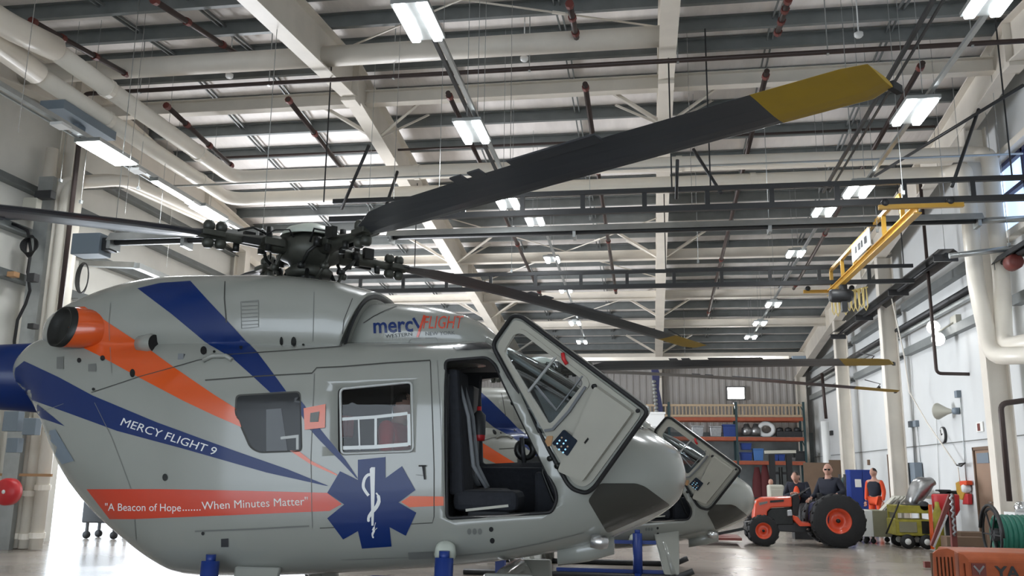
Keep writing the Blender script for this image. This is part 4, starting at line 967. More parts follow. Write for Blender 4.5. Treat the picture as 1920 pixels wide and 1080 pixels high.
# blue jacks
def jack(x,y,ztop,lab,lean=.06):
    t=thing('aircraft_jack',lab,'jack',(x,y,0),'blue aircraft jacks')
    b=MB(); b.tube([(x,y-lean,.0),(x,y,ztop)],.07,14); b.tube([(x,y,ztop-.02),(x,y,ztop+.05)],.04,10); b.build('jack_column','jackblue',t)
    for z,w_,n in((ztop*.80,.36,'jack_cross_bar'),(.10,.75,'jack_base')):
        b=MB(); b.bar((x-w_*1.6,y+.05,z),(x+w_*.75,y+.05,z),.07,.05); b.build(n,'jackblue',t)
    b=MB(); b.bar((x,y-.5,.06),(x,y+.6,.06),.08,.06); b.build('jack_foot','jackblue',t)
    for k in(-1.4,.6):
        b=MB(); b.lathe((x+.75*k,y+.05,.06),[(0,-.03),(.06,-.03),(.06,.03),(0,.03)],(0,1,0),12); b.build('jack_castor','black',t)
    return t
j0=at(833,1046,Y=6.78); jack(j0.x,6.78,j0.z,'blue jack column under the front of the nearest helicopter')
j1=at(395,1052,Y=6.85); jack(j1.x,6.85,j1.z,'blue jack column under the rear of the nearest helicopter')
# ---- the second and third helicopters
OFF=V((1.3,7.0,-.36))
h2=moved_copy(heli,OFF,'second white medical helicopter, parked behind the nearest one')
# ================================================= PEOPLE
def skinned(nodes,edges,levels=2):
    names=list(nodes); me=bpy.data.meshes.new('s'); me.from_pydata([nodes[k][0] for k in names],[(names.index(a),names.index(b)) for a,b in edges],[])
    o=bpy.data.objects.new('s',me); C.objects.link(o); m=o.modifiers.new('skin','SKIN'); m.use_smooth_shade=True
    sv=me.skin_vertices[0].data
    for i,k in enumerate(names):
        r=nodes[k][1]; sv[i].radius=r if isinstance(r,tuple) else (r,r); sv[i].use_root=(i==0)
    if levels: q=o.modifiers.new('sub','SUBSURF'); q.levels=levels; q.render_levels=levels
    dg=bpy.context.evaluated_depsgraph_get(); dg.update(); out=bpy.data.meshes.new_from_object(o.evaluated_get(dg)); bpy.data.objects.remove(o); return out
def chain(*a): return list(zip(a,a[1:]))
def person(label,base,rz,J,jacket='navy',sleeves=None,legs='navy',hairm='hair',bald=False,glasses=False,front=None,group=None,head_tilt=0,look=0,scale=1,vest=None,fat=1):
    "J: joints in a frame facing -Y, z up from base"
    t=thing('person',label,'person',base,group)
    def T(p): return V(p)
    bm=bmesh.new()
    # one continuous skin body: head core, neck, torso, arms, legs, with fingers
    N={'pel':(J['pel'],(.13,.10)),'wai':(V(J['pel']).lerp(V(J['chest']),.5),(.125,.09)),'che':(J['chest'],(.145,.10)),'nek':(J['neck'],.055),'hed':(J['head'],.07)}
    E=chain('pel','wai','che','nek','hed')
    for s in 'LR':
        N['sh'+s]=(J['sh'+s],.058); N['el'+s]=(J['el'+s],.042); N['wr'+s]=(J['wr'+s],.028); N['hip'+s]=(J['hip'+s],.085); N['kn'+s]=(J['kn'+s],.056); N['an'+s]=(J['an'+s],.038); N['to'+s]=(J['to'+s],.036)
        E+=chain('che','sh'+s,'el'+s,'wr'+s)+chain('pel','hip'+s,'kn'+s,'an'+s,'to'+s)
    me=skinned(N,E,2); bm.from_mesh(me); bpy.data.meshes.remove(me)
    for s in 'LR':
        w_=V(J['wr'+s]); d=(w_-V(J['el'+s])).normalized(); side=d.cross(V((0,0,1))).normalized() if abs(d.z)<.9 else V((1,0,0)); pn=side.cross(d)
        H={'w':(w_,.026),'p':(w_+d*.06,(.034,.02))}; EE=[('w','p')]
        for k in range(4):
            o_=side*(.030*(k-1.5)*.7); L_=(.070,.080,.076,.060)[k]
            H['a%d'%k]=(w_+d*.095+o_,.0095); H['b%d'%k]=(w_+d*(.095+L_*.55)+o_-pn*.012,.009); H['c%d'%k]=(w_+d*(.095+L_*.8)+o_-pn*.035,.0075); EE+=chain('p','a%d'%k,'b%d'%k,'c%d'%k)
        sg=1 if s=='L' else -1
        H['t1']=(w_+d*.045+side*.035*sg,.011); H['t2']=(w_+d*.085+side*.05*sg-pn*.015,.009); EE+=chain('w','t1','t2')
        me=skinned(H,EE,1); bm.from_mesh(me); bpy.data.meshes.remove(me)
    # head with face
    hd=V(J['head']); R=Matrix.Rotation(look,3,'Z')@Matrix.Rotation(head_tilt,3,'X')
    hb=bmesh.new(); bmesh.ops.create_uvsphere(hb,u_segments=24,v_segments=18,radius=1)
    for v in hb.verts:
        x,y,z=v.co
        jaw=1-.28*max(0,-z)**1.3; X_=x*.080*jaw; Y_=y*.102*(1-.10*max(0,-z)); Z_=z*.124
        if y<-.6 and abs(x)<.22 and -.32<z<.12: Y_-=.020*(1-abs(x)/.22)*(1-abs(z+.18)/.32)   # nose
        if y<-.5 and .18<abs(x)<.55 and .0<z<.25: Y_+=.007                                        # eye sockets
        if y<-.55 and abs(x)<.35 and -.55<z<-.42: Y_-=.004
        if abs(x)>.93 and abs(z+.05)<.25: X_*=1.13                                                # ears
        v.co=R@V((X_,Y_,Z_+.03))+hd
    me=bpy.data.meshes.new('h'); hb.to_mesh(me); hb.free(); bm.from_mesh(me); bpy.data.meshes.remove(me)
    for f in bm.faces: f.smooth=True
    Rz=Matrix.Rotation(rz,4,'Z'); TT=Matrix.Translation(V(base))@Rz@Matrix.Scale(scale,4)
    def fin(bm,name,m):
        bm.transform(TT); me=bpy.data.meshes.new(name); bm.to_mesh(me); bm.free(); me.materials.append(M[m]); o=bpy.data.objects.new(name,me); C.objects.link(o); adopt(o,t); return o
    fin(bm,'body','skin')
    def cloth(name,N,E,m):
        me=skinned(N,E,2); b=bmesh.new(); b.from_mesh(me); bpy.data.meshes.remove(me); return fin(b,name,m)
    pel,che=V(J['pel']),V(J['chest']); g=lambda k:V(J[k])
    tn={'pel':(pel,(.165*fat,.13*fat)),'wai':(pel.lerp(che,.5),(.165*fat,.125*fat)),'che':(che,(.18*fat,.135*fat)),'nk':(che.lerp(g('neck'),.72),(.085,.08))}; te=chain('pel','wai','che','nk')
    sl={}; se=[]
    for s in 'LR':
        sl['sh'+s]=(g('sh'+s),.082); sl['el'+s]=(g('el'+s),.06); sl['wr'+s]=(g('el'+s).lerp(g('wr'+s),.93),.044)
        se+=chain('sh'+s,'el'+s,'wr'+s)
    if sleeves is None:
        tn.update(sl); te+=se+[('che','shL'),('che','shR')]; cloth('jacket',tn,te,jacket)
    else:
        tn2=dict(tn); tn2.update({k:(sl[k][0].lerp(che+V((0,0,.08)),.22),.105) for k in('shL','shR')}); cloth('vest',{k:(v[0],tuple(r*1.05 for r in v[1]) if isinstance(v[1],tuple) else v[1]*1.1) for k,v in tn2.items()},te+[('che','shL'),('che','shR')],jacket)
        sl['c']=(che+V((0,.02,.0)),.05); sl['shL']=(g('shL'),.068); sl['shR']=(g('shR'),.068); cloth('shirt',dict([('c',sl['c'])]+[(k,sl[k]) for k in sl if k!='c']),se+[('c','shL'),('c','shR')],sleeves)
    ln={'pel':(pel+V((0,0,-.02)),(.15,.12))}; le=[]
    for s in 'LR':
        ln['h'+s]=(g('hip'+s),.105); ln['k'+s]=(g('kn'+s),.075); ln['a'+s]=(g('kn'+s).lerp(g('an'+s),.92),.058); le+=[('pel','h'+s)]+chain('h'+s,'k'+s,'a'+s)
    cloth('trousers',ln,le,legs)
    for s in 'LR':
        a,b_=g('an'+s),g('to'+s); cloth('shoe',{'a':(a+V((0,0,-.02)),.052),'m':(a.lerp(b_,.55)+V((0,0,-.01)),.05),'t':(b_,.042)},chain('a','m','t'),'black')
    if not bald:
        hb=bmesh.new(); bmesh.ops.create_uvsphere(hb,u_segments=20,v_segments=14,radius=1)
        bmesh.ops.delete(hb,geom=[v for v in hb.verts if v.co.z<-.15 or (v.co.y<-.35 and v.co.z<.42)],context='VERTS')
        for v in hb.verts: v.co=R@V((v.co.x*.084,v.co.y*.104+.004,v.co.z*.126+.03))+hd
        fin(hb,'hair',hairm)
    if glasses:
        hb=bmesh.new()
        for sx in(-1,1):
            q=bmesh.ops.create_cube(hb,size=1); 
            for v in q['verts']: v.co=R@V((v.co.x*.048+sx*.030,v.co.y*.02-.094,v.co.z*.030+.040))+hd
        fin(hb,'sunglasses','blackgloss')
    if front:
        b=bmesh.new(); q=bmesh.ops.create_uvsphere(b,u_segments=12,v_segments=10,radius=1)
        for v in b.verts: v.co=V((v.co.x*.075,v.co.y*.04-.135,v.co.z*.21))+pel.lerp(che,.62)+V((0,.0,.0))
        fin(b,'shirt_front',front)
    return t
def stand(h=1.0):
    return dict(pel=(0,0,.95),chest=(0,.0,1.30),neck=(0,-.01,1.49),head=(0,-.02,1.58),shL=(.185,0,1.40),shR=(-.185,0,1.40),elL=(.24,.02,1.12),elR=(-.24,.02,1.12),wrL=(.24,-.06,.88),wrR=(-.24,-.05,.88),
      hipL=(.10,0,.90),hipR=(-.10,0,.90),knL=(.11,-.01,.50),knR=(-.11,-.02,.50),anL=(.12,.02,.09),anR=(-.12,.02,.09),toL=(.14,-.13,.045),toR=(-.14,-.13,.045))
def sit(seat=.5,lean=.06):
    "seated, feet on the floor or platform, thighs forward"
    z=seat+.09
    return dict(pel=(0,0,z),chest=(0,-lean,z+.36),neck=(0,-lean-.02,z+.52),head=(0,-lean-.06,z+.62),shL=(.185,-lean,z+.46),shR=(-.185,-lean,z+.46),elL=(.27,-lean-.06,z+.20),elR=(-.27,-lean-.06,z+.20),
      wrL=(.20,-lean-.26,z+.12),wrR=(-.20,-lean-.28,z+.12),hipL=(.10,-.02,z-.01),hipR=(-.10,-.02,z-.01),knL=(.15,-.42,z+.01),knR=(-.15,-.42,z+.01),anL=(.15,-.46,z-.40),anR=(-.15,-.46,z-.40),toL=(.16,-.60,z-.44),toR=(-.16,-.60,z-.44))
pS=at(1646,1000,Y=25.2); 
person('person in a black vest over orange sleeves standing beside the blue cabinet, looking left',(pS.x,25.2,0),-.75,stand(),jacket='navy',sleeves='orangecloth',legs='orangecloth',look=-.3)
# ================================================= TRACTOR
TRY=21.1
tr=thing('tractor','orange compact tractor with a man in the seat, parked beyond the helicopters','tractor',(at(1520,1020,Y=TRY).x,TRY,0))
def TX(u): return at(u,985,Y=20.6).x
def TZ_(v,Y=20.6): return at(1520,v,Y=Y).z
def wheel(x,y,r,w,rim,name,lugs=18):
    b=MB(); b.lathe((x,y,r),[(rim*.98,-w/2),(r*.93,-w/2),(r,-w*.36),(r,w*.36),(r*.93,w/2),(rim*.98,w/2),(rim*.98,-w/2)],(0,1,0),36); 
    for k in range(lugs):
        a=2*PI*k/lugs
        for sy in(-1,1):
            R=Matrix.Rotation(-a,3,'Y')@Matrix.Rotation(sy*.6,3,'Z'); c=V((x,y,r))+Matrix.Rotation(-a,3,'Y')@V((r*.985,sy*w*.22,0)); b.box(c,(.035,w*.5,.045),R=Matrix.Rotation(-a,3,'Y')@Matrix.Rotation(sy*.5,3,'X'))
    t=b.build(name,'tyre',tr)
    b=MB(); b.lathe((x,y,r),[(0,-w*.18),(rim*.22,-w*.20),(rim*.3,-w*.05),(rim*.7,-w*.0),(rim*.86,-w*.40),(rim*.99,-w*.46),(rim,w*.4),(rim*.6,w*.1),(0,w*.1)],(0,1,0),30); b.build('wheel_rim','tractor',t)
    b=MB(); b.lathe((x,y-w*.2,r),[(0,-.03),(rim*.16,-.03),(rim*.18,.02),(0,.03)],(0,1,0),12); b.build('hub_cap','hubdark',t)
    return t
xr=TX(1573); xf=TX(1432)
for y in(20.72,21.75): wheel(xr,y,.565,.34,.275,'rear_tyre')
for y in(20.74,21.62): wheel(xf,y,.325,.20,.18,'front_tyre',14)
def yslab(n,px,y0,y1,m,par=tr,bev=.015):
    b=MB(); P0=[at(u,v,Y=20.75) for u,v in px]; k=len(P0)
    b._t([V((p.x,y0,p.z)) for p in P0]+[V((p.x,y1,p.z)) for p in P0],[(i,(i+1)%k,k+(i+1)%k,k+i) for i in range(k)]+[tuple(range(k))[::-1],tuple(range(k,2*k))]); return b.build(n,m,par,bevel=bev)
hood=yslab('hood',[(1415,975),(1417,950),(1421,939),(1432,933),(1487,931),(1488,951),(1448,953),(1441,960),(1440,976)],20.95,21.42,'tractor',bev=.03)
yslab('head_lamp',[(1416,943),(1421,939),(1424,940),(1420,946)],21.0,21.1,'white',hood,.004); yslab('hood_decal',[(1446,939),(1472,937),(1472,941),(1446,943)],20.93,20.95,'hubdark',hood,0); yslab('hood_decal',[(1425,943),(1441,940),(1441,944),(1426,948)],20.93,20.95,'seamlight',hood,0)
yslab('engine_block',[(1442,961),(1449,955),(1488,953),(1492,985),(1440,985)],21.0,21.38,'hubdark'); yslab('frame_rail',[(1400,980),(1440,976),(1545,985),(1545,1000),(1500,1000),(1402,994)],21.02,21.38,'dark')
yslab('air_filter',[(1477,957),(1487,956),(1489,968),(1478,969)],20.9,21.0,'greybag'); yslab('front_axle',[(1420,993),(1444,993),(1444,1003),(1420,1003)],20.85,21.55,'dark')
yslab('dash_column',[(1488,930),(1500,926),(1504,938),(1500,968),(1489,968)],21.0,21.38,'black'); yslab('foot_step',[(1488,966),(1497,970),(1504,980),(1528,982),(1527,987),(1500,987),(1489,975)],20.78,21.6,'tractor',bev=.01)
yslab('seat',[(1538,925),(1545,925),(1552,944),(1575,944),(1580,920),(1590,905),(1592,950),(1540,952)],21.0,21.45,'black')
for y0,y1 in((20.56,20.90),(21.58,21.92)):
    b=MB(); pts=[]; import math as _m
    prof=[at(u,v,Y=20.6) for u,v in((1526,986),(1530,968),(1540,954),(1552,945),(1566,940),(1598,938))]
    vs=[V((p.x,y,p.z+dz)) for y in(y0,y1) for dz in(0,-.03) for p in prof]; n=len(prof); fs=[]
    for i in range(n-1): fs+= [(i,i+1,2*n+i+1,2*n+i),(n+i,n+i+1,3*n+i+1,3*n+i),(i,i+1,n+i+1,n+i),(2*n+i,2*n+i+1,3*n+i+1,3*n+i)]
    fs+=[(0,n,3*n,2*n),(n-1,2*n-1,4*n-1,3*n-1)]; b._t(vs,fs); b.build('fender','tractor',tr)
b=MB(); b.lathe(at(1507,921,Y=21.2),[(.15,-.012),(.175,0),(.15,.012),(.15,-.012)],(-.5,0,.8),20); b.tube([at(1500,932,Y=21.2),at(1507,921,Y=21.2)],.02,8); b.build('steering_wheel','black',tr)
for y in (20.95,21.5):
    b=MB(); b.tube([(TX(1594),y,.75),(TX(1596),y,1.55)],.03,8); b.build('roll_bar','dark',tr)
b=MB(); b.bar((TX(1405),20.75,.35),(TX(1405),21.6,.35),.06,.08); b.bar((TX(1398),21.2,.33),(TX(1330),21.2,.16),.06,.06); b.build('loader_arm','hubdark',tr)
b=MB(); b.box((TX(1350),21.2,.14),(.9,1.3,.05)); b.build('mower_blade_frame','redfit',tr)
# driver
J=sit(.50,.02); J['wrL']=(.30,-.30,.80); J['wrR']=(-.26,-.28,.72); J['head']=(0,-.05,1.225)
J['elL']=(.32,-.04,.86)
dz=at(1558,945,Y=21.2).z
person('man with a bald head and sunglasses in a navy pullover sitting on the orange tractor',(at(1556,900,Y=21.2).x,21.2,dz-.72),-.75,J,jacket='navy',legs='fan',bald=True,glasses=True,look=.45,scale=1.16,fat=1.25)
J=sit(.50,.12); J['wrL']=(.06,-.30,.86); J['wrR']=(-.07,-.30,.86); J['head']=(0,-.22,1.18)
person('dark-haired person in black jacket and orange shirt, sitting left of the driver',(at(1498,900,Y=23.2).x,23.2,.10),-.45,J,jacket='navy',legs='black',front='orangecloth',head_tilt=.35,scale=1.14,fat=1.1)
b=MB(); b.box((at(1502,900,Y=23.2).x+.03,23.4,.24),(.5,.45,.48)); tag(b.build('stool_box','dark',bevel=.01),'dark box seat under the person in the black and orange clothes','seat')
# red jacket in the cabin of the nearest helicopter
J=sit(.30,.0); cx=at(738,800,Y=7.62)
person('person with dark hair in a red jacket sitting inside the cabin of the nearest helicopter',(cx.x,7.72,1.02),1.35,J,jacket='red',legs='navy',look=0)
b=MB(); b.box((cx.x,7.75,1.15),(.40,.40,.28)); b.build('cabin_seat','seat',heli,bevel=.03)
# ================================================= BACK: pallet rack and what stands on it
RY=39.9; RYB=41.0
def bx(u,v,Y=RY): return at(u,v,Y=Y)
rk=thing('pallet_rack','tall pallet rack with orange beams and dark green posts along the back wall','rack',(bx(1383,900).x,RY,0))
xs=[bx(1122,850).x,bx(1256,850).x,bx(1383,850).x,bx(1511,850).x]
ztop=bx(1400,758).z
for x in xs:
    for y in(RY,RYB):
        b=MB(); b.box((x,y,(ztop+.1)/2),(.09,.08,ztop+.1)); b.build('upright','rackgreen',rk)
    b=MB()
    for k in range(6):
        z=.4+k*.75; b.bar((x,RY,z),(x,RYB,z+(.5 if k%2 else .0)),.03,.03)
    b.build('upright_lacing','rackgreen',rk)
lev=[bx(1440,786).z,bx(1440,823).z,bx(1440,868).z]
for i,z in enumerate(lev):
    for j in range(3):
        for y in(RY-.03,RYB):
            if i==2 and j==0: continue
            b=MB(); b.box(((xs[j]+xs[j+1])/2,y,z),(xs[j+1]-xs[j]-.09,.05,.15)); b.build('beam','rackorange',rk)
        b=MB(); b.box(((xs[j]+xs[j+1])/2,(RY+RYB)/2,z+.085),(xs[j+1]-xs[j]-.1,1.05,.02)); b.build('shelf_deck','galv',rk)
cnt=0
for j in range(3):
    x0,x1=xs[j]+.06,xs[j+1]-.06
    t=thing('wooden_slat_frame','pale wooden slatted frame standing on the rack top, %s from the left'%ordn(j),'pallet',((x0+x1)/2,RY+.1,lev[0]+.1),'slatted frames on the rack')
    zb,zt=lev[0]+.10,ztop
    for z in(zb+.04,zt-.04):
        b=MB(); b.box(((x0+x1)/2,RY+.02,z),(x1-x0,.05,.09)); b.build('rail','wood',t)
    n=18
    for k in range(n):
        b=MB(); b.box((x0+(k+.5)*(x1-x0)/n,RY+.06,(zb+zt)/2),(.045,.03,zt-zb-.16)); b.build('slat','wood',t)
def bin_(u0,u1,v0,v1,m,lab,name='storage_bin',cat='bin',Y=RY+.35,d=.5,lid=True,z0=None,taper=.88):
    p=at(u0,v1,Y=Y); q=at(u1,v0,Y=Y); zz0=p.z if z0 is None else z0; w=q.x-p.x; h=q.z-zz0; cx=(p.x+q.x)/2
    t=thing(name,lab,cat,(cx,Y,zz0)); b=MB()
    def rr(s,z): return [V((cx+sx*w/2*s,Y+sy*d/2*s,z)) for sx,sy in((-1,-1),(1,-1),(1,1),(-1,1))]
    b.rings([rr(taper,zz0),rr(1,zz0+h*.86)],smooth=False); b.build('bin_body',m,t,bevel=.01)
    b=MB(); b.box((cx,Y,zz0+h*.93),(w*1.06,d*1.06,h*.12)); b.build('bin_lid',m,t,bevel=.01); return t
L1=lev[1]+.10; L2=lev[2]+.10
bin_(1297,1318,798,817,'greybag','grey lidded bin on the middle rack shelf behind the open helicopter door',z0=L1)
bin_(1331,1352,799,817,'greybag','grey lidded bin on the middle rack shelf beside the blue one',z0=L1)
bin_(1355,1380,796,817,'bluebox','dark blue bin on the middle rack shelf at the central post',z0=L1)
bin_(1389,1408,831,848,'bluebox','upper of two blue bins stacked at the left of the lower rack shelf',z0=L2+.45)
bin_(1388,1409,848,866,'bluebox','lower of two blue bins stacked at the left of the lower rack shelf',z0=L2)
bin_(1412,1430,841,866,'bluelight','light blue bin on the lower rack shelf right of the stacked blue ones',z0=L2)
bin_(1448,1458,852,866,'bluebox','small dark blue bin on the lower rack shelf behind the hoist mast',z0=L2); bin_(1459,1470,852,866,'bluebox','small blue bin on the lower rack shelf, right of its twin',z0=L2)
bin_(1490,1510,846,866,'dark','dark grey crate on the lower rack shelf at the right end',z0=L2); bin_(1482,1490,858,866,'greybag','small grey box on the lower rack shelf beside the dark crate',z0=L2)
for i,(u,r) in enumerate(((1400,.22),(1417,.22))):
    p=bx(u,806,RY+.3); t=thing('engine_part','silver round engine part on the middle rack shelf, %s one'%('left','right')[i],'engine part',(p.x,p.y,L1))
    b=MB(); b.lathe((p.x,p.y,L1+.05),[(.12,0),(r,.05),(r,.3),(.14,.38),(.10,.5),(0,.5)],(0,0,1),18); b.build('casing','greybag',t); b=MB(); b.lathe((p.x,p.y-.1,L1+.25),[(0,0),(.10,0),(.14,.06),(.0,.06)],(0,-1,0),14); b.build('inlet','steel',t)
b=MB(); p=bx(1437,806,RY+.3); c=V((p.x,p.y,L1+.32)); b.tube([c+V((.30*math.cos(a),.0,.26*math.sin(a))) for a in [k*2*PI/16 for k in range(16)]],.10,8,closed=True); tag(b.build('white_duct','white'),'white ring-shaped duct on the middle rack shelf','duct')
for i,(u,w_) in enumerate(((1462,.3),(1478,.4),(1495,.35))):
    p=bx(u,806,RY+.35); b=MB(); b.box((p.x,p.y,L1+.12),(w_,.4,.22)); b.lathe((p.x,p.y,L1+.22),[(.0,0),(.16,0),(.13,.16),(0,.2)],(0,0,1),12); tag(b.build('machine_part','dark'),'dark machine part on the middle rack shelf, %s from the right end'%ordn(2-i),'machine part')
for i,(u,v0,v1) in enumerate(((1421,876,925),(1436,872,925))):
    p=bx(u,925,RY+.1); q=bx(u,v0,RY+.1); b=MB(); b.rings([[V((p.x+r*math.cos(2*PI*k/10),RY+.1+r*.7*math.sin(2*PI*k/10),z)) for k in range(10)] for r,z in((.28,.02),(.24,.5),(.20,q.z*.7),(.10,q.z))]); tag(b.build('red_cover','wine'),'dark red draped bundle on the floor under the rack, %s one'%('left','right')[i],'bundle')
p=bx(1400,912,RY-.3); b=MB(); b.box((p.x,RY-.3,.3),(1.1,.5,.6)); tag(b.build('dark_crate','dark'),'dark crate on the floor in front of the rack','crate')
# brown board, mast, beige cabinet, fork lift
yb=33.5; p=at(1509,925,Y=yb); q=at(1582,868,Y=yb); t=thing('board_partition','large brown board standing behind the tractor driver','board',((p.x+q.x)/2,yb,0))
b=MB(); b.box(((p.x+q.x)/2,yb,q.z/2),(q.x-p.x,.06,q.z)); b.build('board','brown',t); 
for x in(p.x+.1,q.x-.1):
    b=MB(); b.box((x,yb+.2,.04),(.08,.6,.08)); b.build('foot','brown',t)
b=MB(); b.box((q.x-.25,yb,q.z+.05),(.5,.07,.1)); b.build('top_strip','brown',t)
ym=29.0; t=thing('fork_lift_mast','black fork lift mast with a cream cross bar, standing behind the tractor','fork lift',(at(1463,900,Y=ym).x,ym,0))
zt=at(1463,849,Y=ym).z
for u in(1449,1481):
    x=at(u,900,Y=ym).x; b=MB(); b.ibeam((x,ym,0),(x,ym,zt-.05),.16,.22,.03,.03,up=(0,1,0)); b.build('mast_rail','black',t)
b=MB(); a,c=at(1434,849,Y=ym),at(1492,848,Y=ym); b.bar(a+V((0,0,.02)),c+V((0,0,.02)),.16,.09); b.build('cross_bar','beige',t)
b=MB(); b.box((at(1464,870,Y=ym).x,ym,zt*.72),(.5,.06,.08)); b.build('cross_member','black',t); b=MB(); b.tube([(at(1463,870,Y=ym).x,ym,.2),(at(1463,870,Y=ym).x,ym,zt*.8)],.06,10); b.build('lift_cylinder','hubdark',t)
yc=27.0; p=at(1441,950,Y=yc); q=at(1468,909,Y=yc); t=thing('beige_cabinet','beige cabinet with a rounded top behind the tractor hood','cabinet',((p.x+q.x)/2,yc,0)); b=MB(); b.box(((p.x+q.x)/2,yc,q.z/2),(q.x-p.x,.5,q.z)); b.build('cabinet_body','beige',t,bevel=.05); b=MB(); b.box(((p.x+q.x)/2,yc-.26,q.z*.5),((q.x-p.x)*.8,.02,q.z*.8)); b.build('cabinet_door','beige',t,bevel=.01); b=MB(); b.lathe(((p.x+q.x)/2-.12,yc,q.z),[(0,0),(.05,0),(.07,.07),(.05,.14),(0,.16)],(0,0,1),12); tag(b.build('round_jar','skin'),'small pinkish round jar on top of the beige cabinet','jar')
# tall blue cabinet with paper note
yc=27.2; p=at(1600,1000,Y=yc); q=at(1640,881,Y=yc); t=thing('tool_cabinet','tall blue metal cabinet with a paper note on its door','cabinet',((p.x+q.x)/2,yc,0))
b=MB(); b.box(((p.x+q.x)/2,yc+.3,q.z/2),(q.x-p.x,.6,q.z)); b.build('cabinet_body','cabinet',t,bevel=.01)
for sx in(-1,1):
    b=MB(); b.box(((p.x+q.x)/2+sx*(q.x-p.x)/4,yc-.01,q.z/2),((q.x-p.x)/2-.02,.02,q.z-.08)); dd=b.build('cabinet_door','cabinet',t,bevel=.004)
b=MB(); pn=at(1609,906,Y=yc-.03); b.box(pn,(.17,.005,.22)); tag(b.build('paper_note','paper'),'white paper note taped on the tall blue cabinet','paper')
# shelf of bottles and clothes left of the cabinet
yc=28.2; b=MB(); p=at(1592,905,Y=yc); b.lathe((p.x,yc,0),[(0,0),(.13,0),(.13,1.25),(.06,1.4),(.05,1.55),(0,1.56)],(0,0,1),14); tag(b.build('gas_cylinder','beige'),'pale gas cylinder between the driver and the blue cabinet','gas cylinder')
b=MB(); p=at(1582,905,Y=yc+.3); b.lathe((p.x,yc+.3,0),[(0,0),(.12,0),(.12,1.3),(.05,1.45),(0,1.5)],(0,0,1),14); tag(b.build('gas_cylinder','rackgreen'),'dark green gas cylinder beside the pale one','gas cylinder')
# white floor fan / riser at the far right column
b=MB(); p=at(1551,870,Y=34.5); b.tube([(p.x,34.5,0),(p.x,34.5,at(1548,790,Y=34.5).z)],.14,14); tag(b.build('riser_pipe','white'),'white vertical pipe before the far corner','pipe')
# ================================================= RIGHT WALL ITEMS
def wbox(u0,v0,u1,v1,dep,m,name,lab,cat,bev=.01):
    a=at(u0,v0,X=XR); c=at(u1,v1,X=XR); b=MB(); b.box((XR-dep/2-.002,(a.y+c.y)/2,(a.z+c.z)/2),(dep,abs(a.y-c.y),abs(a.z-c.z))); return tag(b.build(name,m,bevel=bev),lab,cat)
t=thing('electrical_panel','grey electrical panel on the right wall between two columns','electrical panel',at(1715,925,X=XR))
for u0,u1,n in((1702,1712,'panel_side'),(1712,1735,'panel_door')):
    a=at(u0,868,X=XR); c=at(u1,924,X=XR); b=MB(); b.box((XR-.125,(a.y+c.y)/2,(a.z+c.z)/2),(.2 if n=='panel_door' else .24,abs(a.y-c.y)-.02,abs(a.z-c.z))); b.build(n,'greybox',t,bevel=.01)
p=at(1771,816,X=XR); t=thing('wall_clock','round white wall clock on the right wall','clock',p)
b=MB(); b.lathe(p+V((-.03,0,0)),[(0,-.03),(.20,-.03),(.21,0),(.20,.03),(0,.03)],(1,0,0),28); b.build('clock_case','dark',t)
b=MB(); b.lathe(p+V((-.065,0,0)),[(0,0),(.18,0),(.18,.004),(0,.004)],(1,0,0),28); b.build('clock_face','white',t)
b=MB(); b.bar(p+V((-.075,0,0)),p+V((-.075,.05,.13)),.012,.012); b.build('minute_hand','black',t); b=MB(); b.bar(p+V((-.075,0,0)),p+V((-.075,-.08,.03)),.014,.014); b.build('hour_hand','black',t)
p=at(1788,771,X=XR-.1); t=thing('horn_speaker','beige horn loudspeaker on the right wall above the clock','speaker',p)
b=MB(); b.lathe(p+V((0,0,0)),[(.02,0),(.06,.1),(.09,.2),(.19,.42),(.2,.44),(.17,.40),(.05,.15),(0,.1)],(-.55,.8,.05),20); b.build('horn','beige',t)
b=MB(); b.lathe(p+V((.03,-.08,0)),[(0,-.08),(.08,-.08),(.08,.06),(0,.06)],(-.55,.8,.05),14); b.bar(p+V((.02,-.05,0)),p+V((.1,-.05,0)),.04,.04); b.build('driver_bracket','greybox',t)
wbox(1832,792,1846,809,.03,'paper','wall_sign','small white and red sign on the right wall near the near column','sign')
a=at(1835,801,X=XR-.035); b=MB(); b.box(a,(.006,.16,.16)); tag(b.build('sign_panel','redfit'),'faded red panel on the small wall sign','sign')
wbox(1797,733,1803,745,.1,'greybox','junction_box','grey junction box high on the wall above the horn speaker','junction box'); wbox(1709,790,1714,801,.1,'greybox','junction_box','left one of two grey junction boxes above the electrical panel','junction box'); wbox(1718,789,1724,800,.1,'greybox','junction_box','right one of two grey junction boxes above the electrical panel','junction box')
wbox(1559,808,1563,816,.1,'dark','junction_box','small dark box on the wall by the far corner','junction box'); wbox(1629,862,1632,872,.06,'brown','wall_switch','small brown wall fitting above the standing person','switch'); 
def cond(pts,lab,r=.015,m='galv2',off=.03): b=MB(); b.tube([at(u,v,X=XR-off) for u,v in pts],r,6); return tag(b.build('wall_conduit',m),lab,'conduit')
cond([(1801,745),(1804,790),(1808,850),(1813,915)],'thin grey conduit dropping from the high junction box to the wall phone'); cond([(1711,801),(1715,868)],'thin conduit from the left junction box to the electrical panel',.01); cond([(1720,800),(1726,866)],'thin conduit from the right junction box to the electrical panel',.01); cond([(1704,620),(1709,700),(1712,790)],'thin white conduit rising above the left junction box',.012,'white')
cond([(1754,757),(1758,850),(1762,930)],'thin white conduit left of the clock',.012,'white')
b=MB(); b.tube([at(1672,560,X=6.3),at(1695,665,X=6.5),at(1705,735,X=6.7),at(1740,795,X=6.9),at(1792,870,X=7.0)],.016,6); tag(b.build('air_hose','cream'),'pale hose slanting down the right wall to a hook','hose')
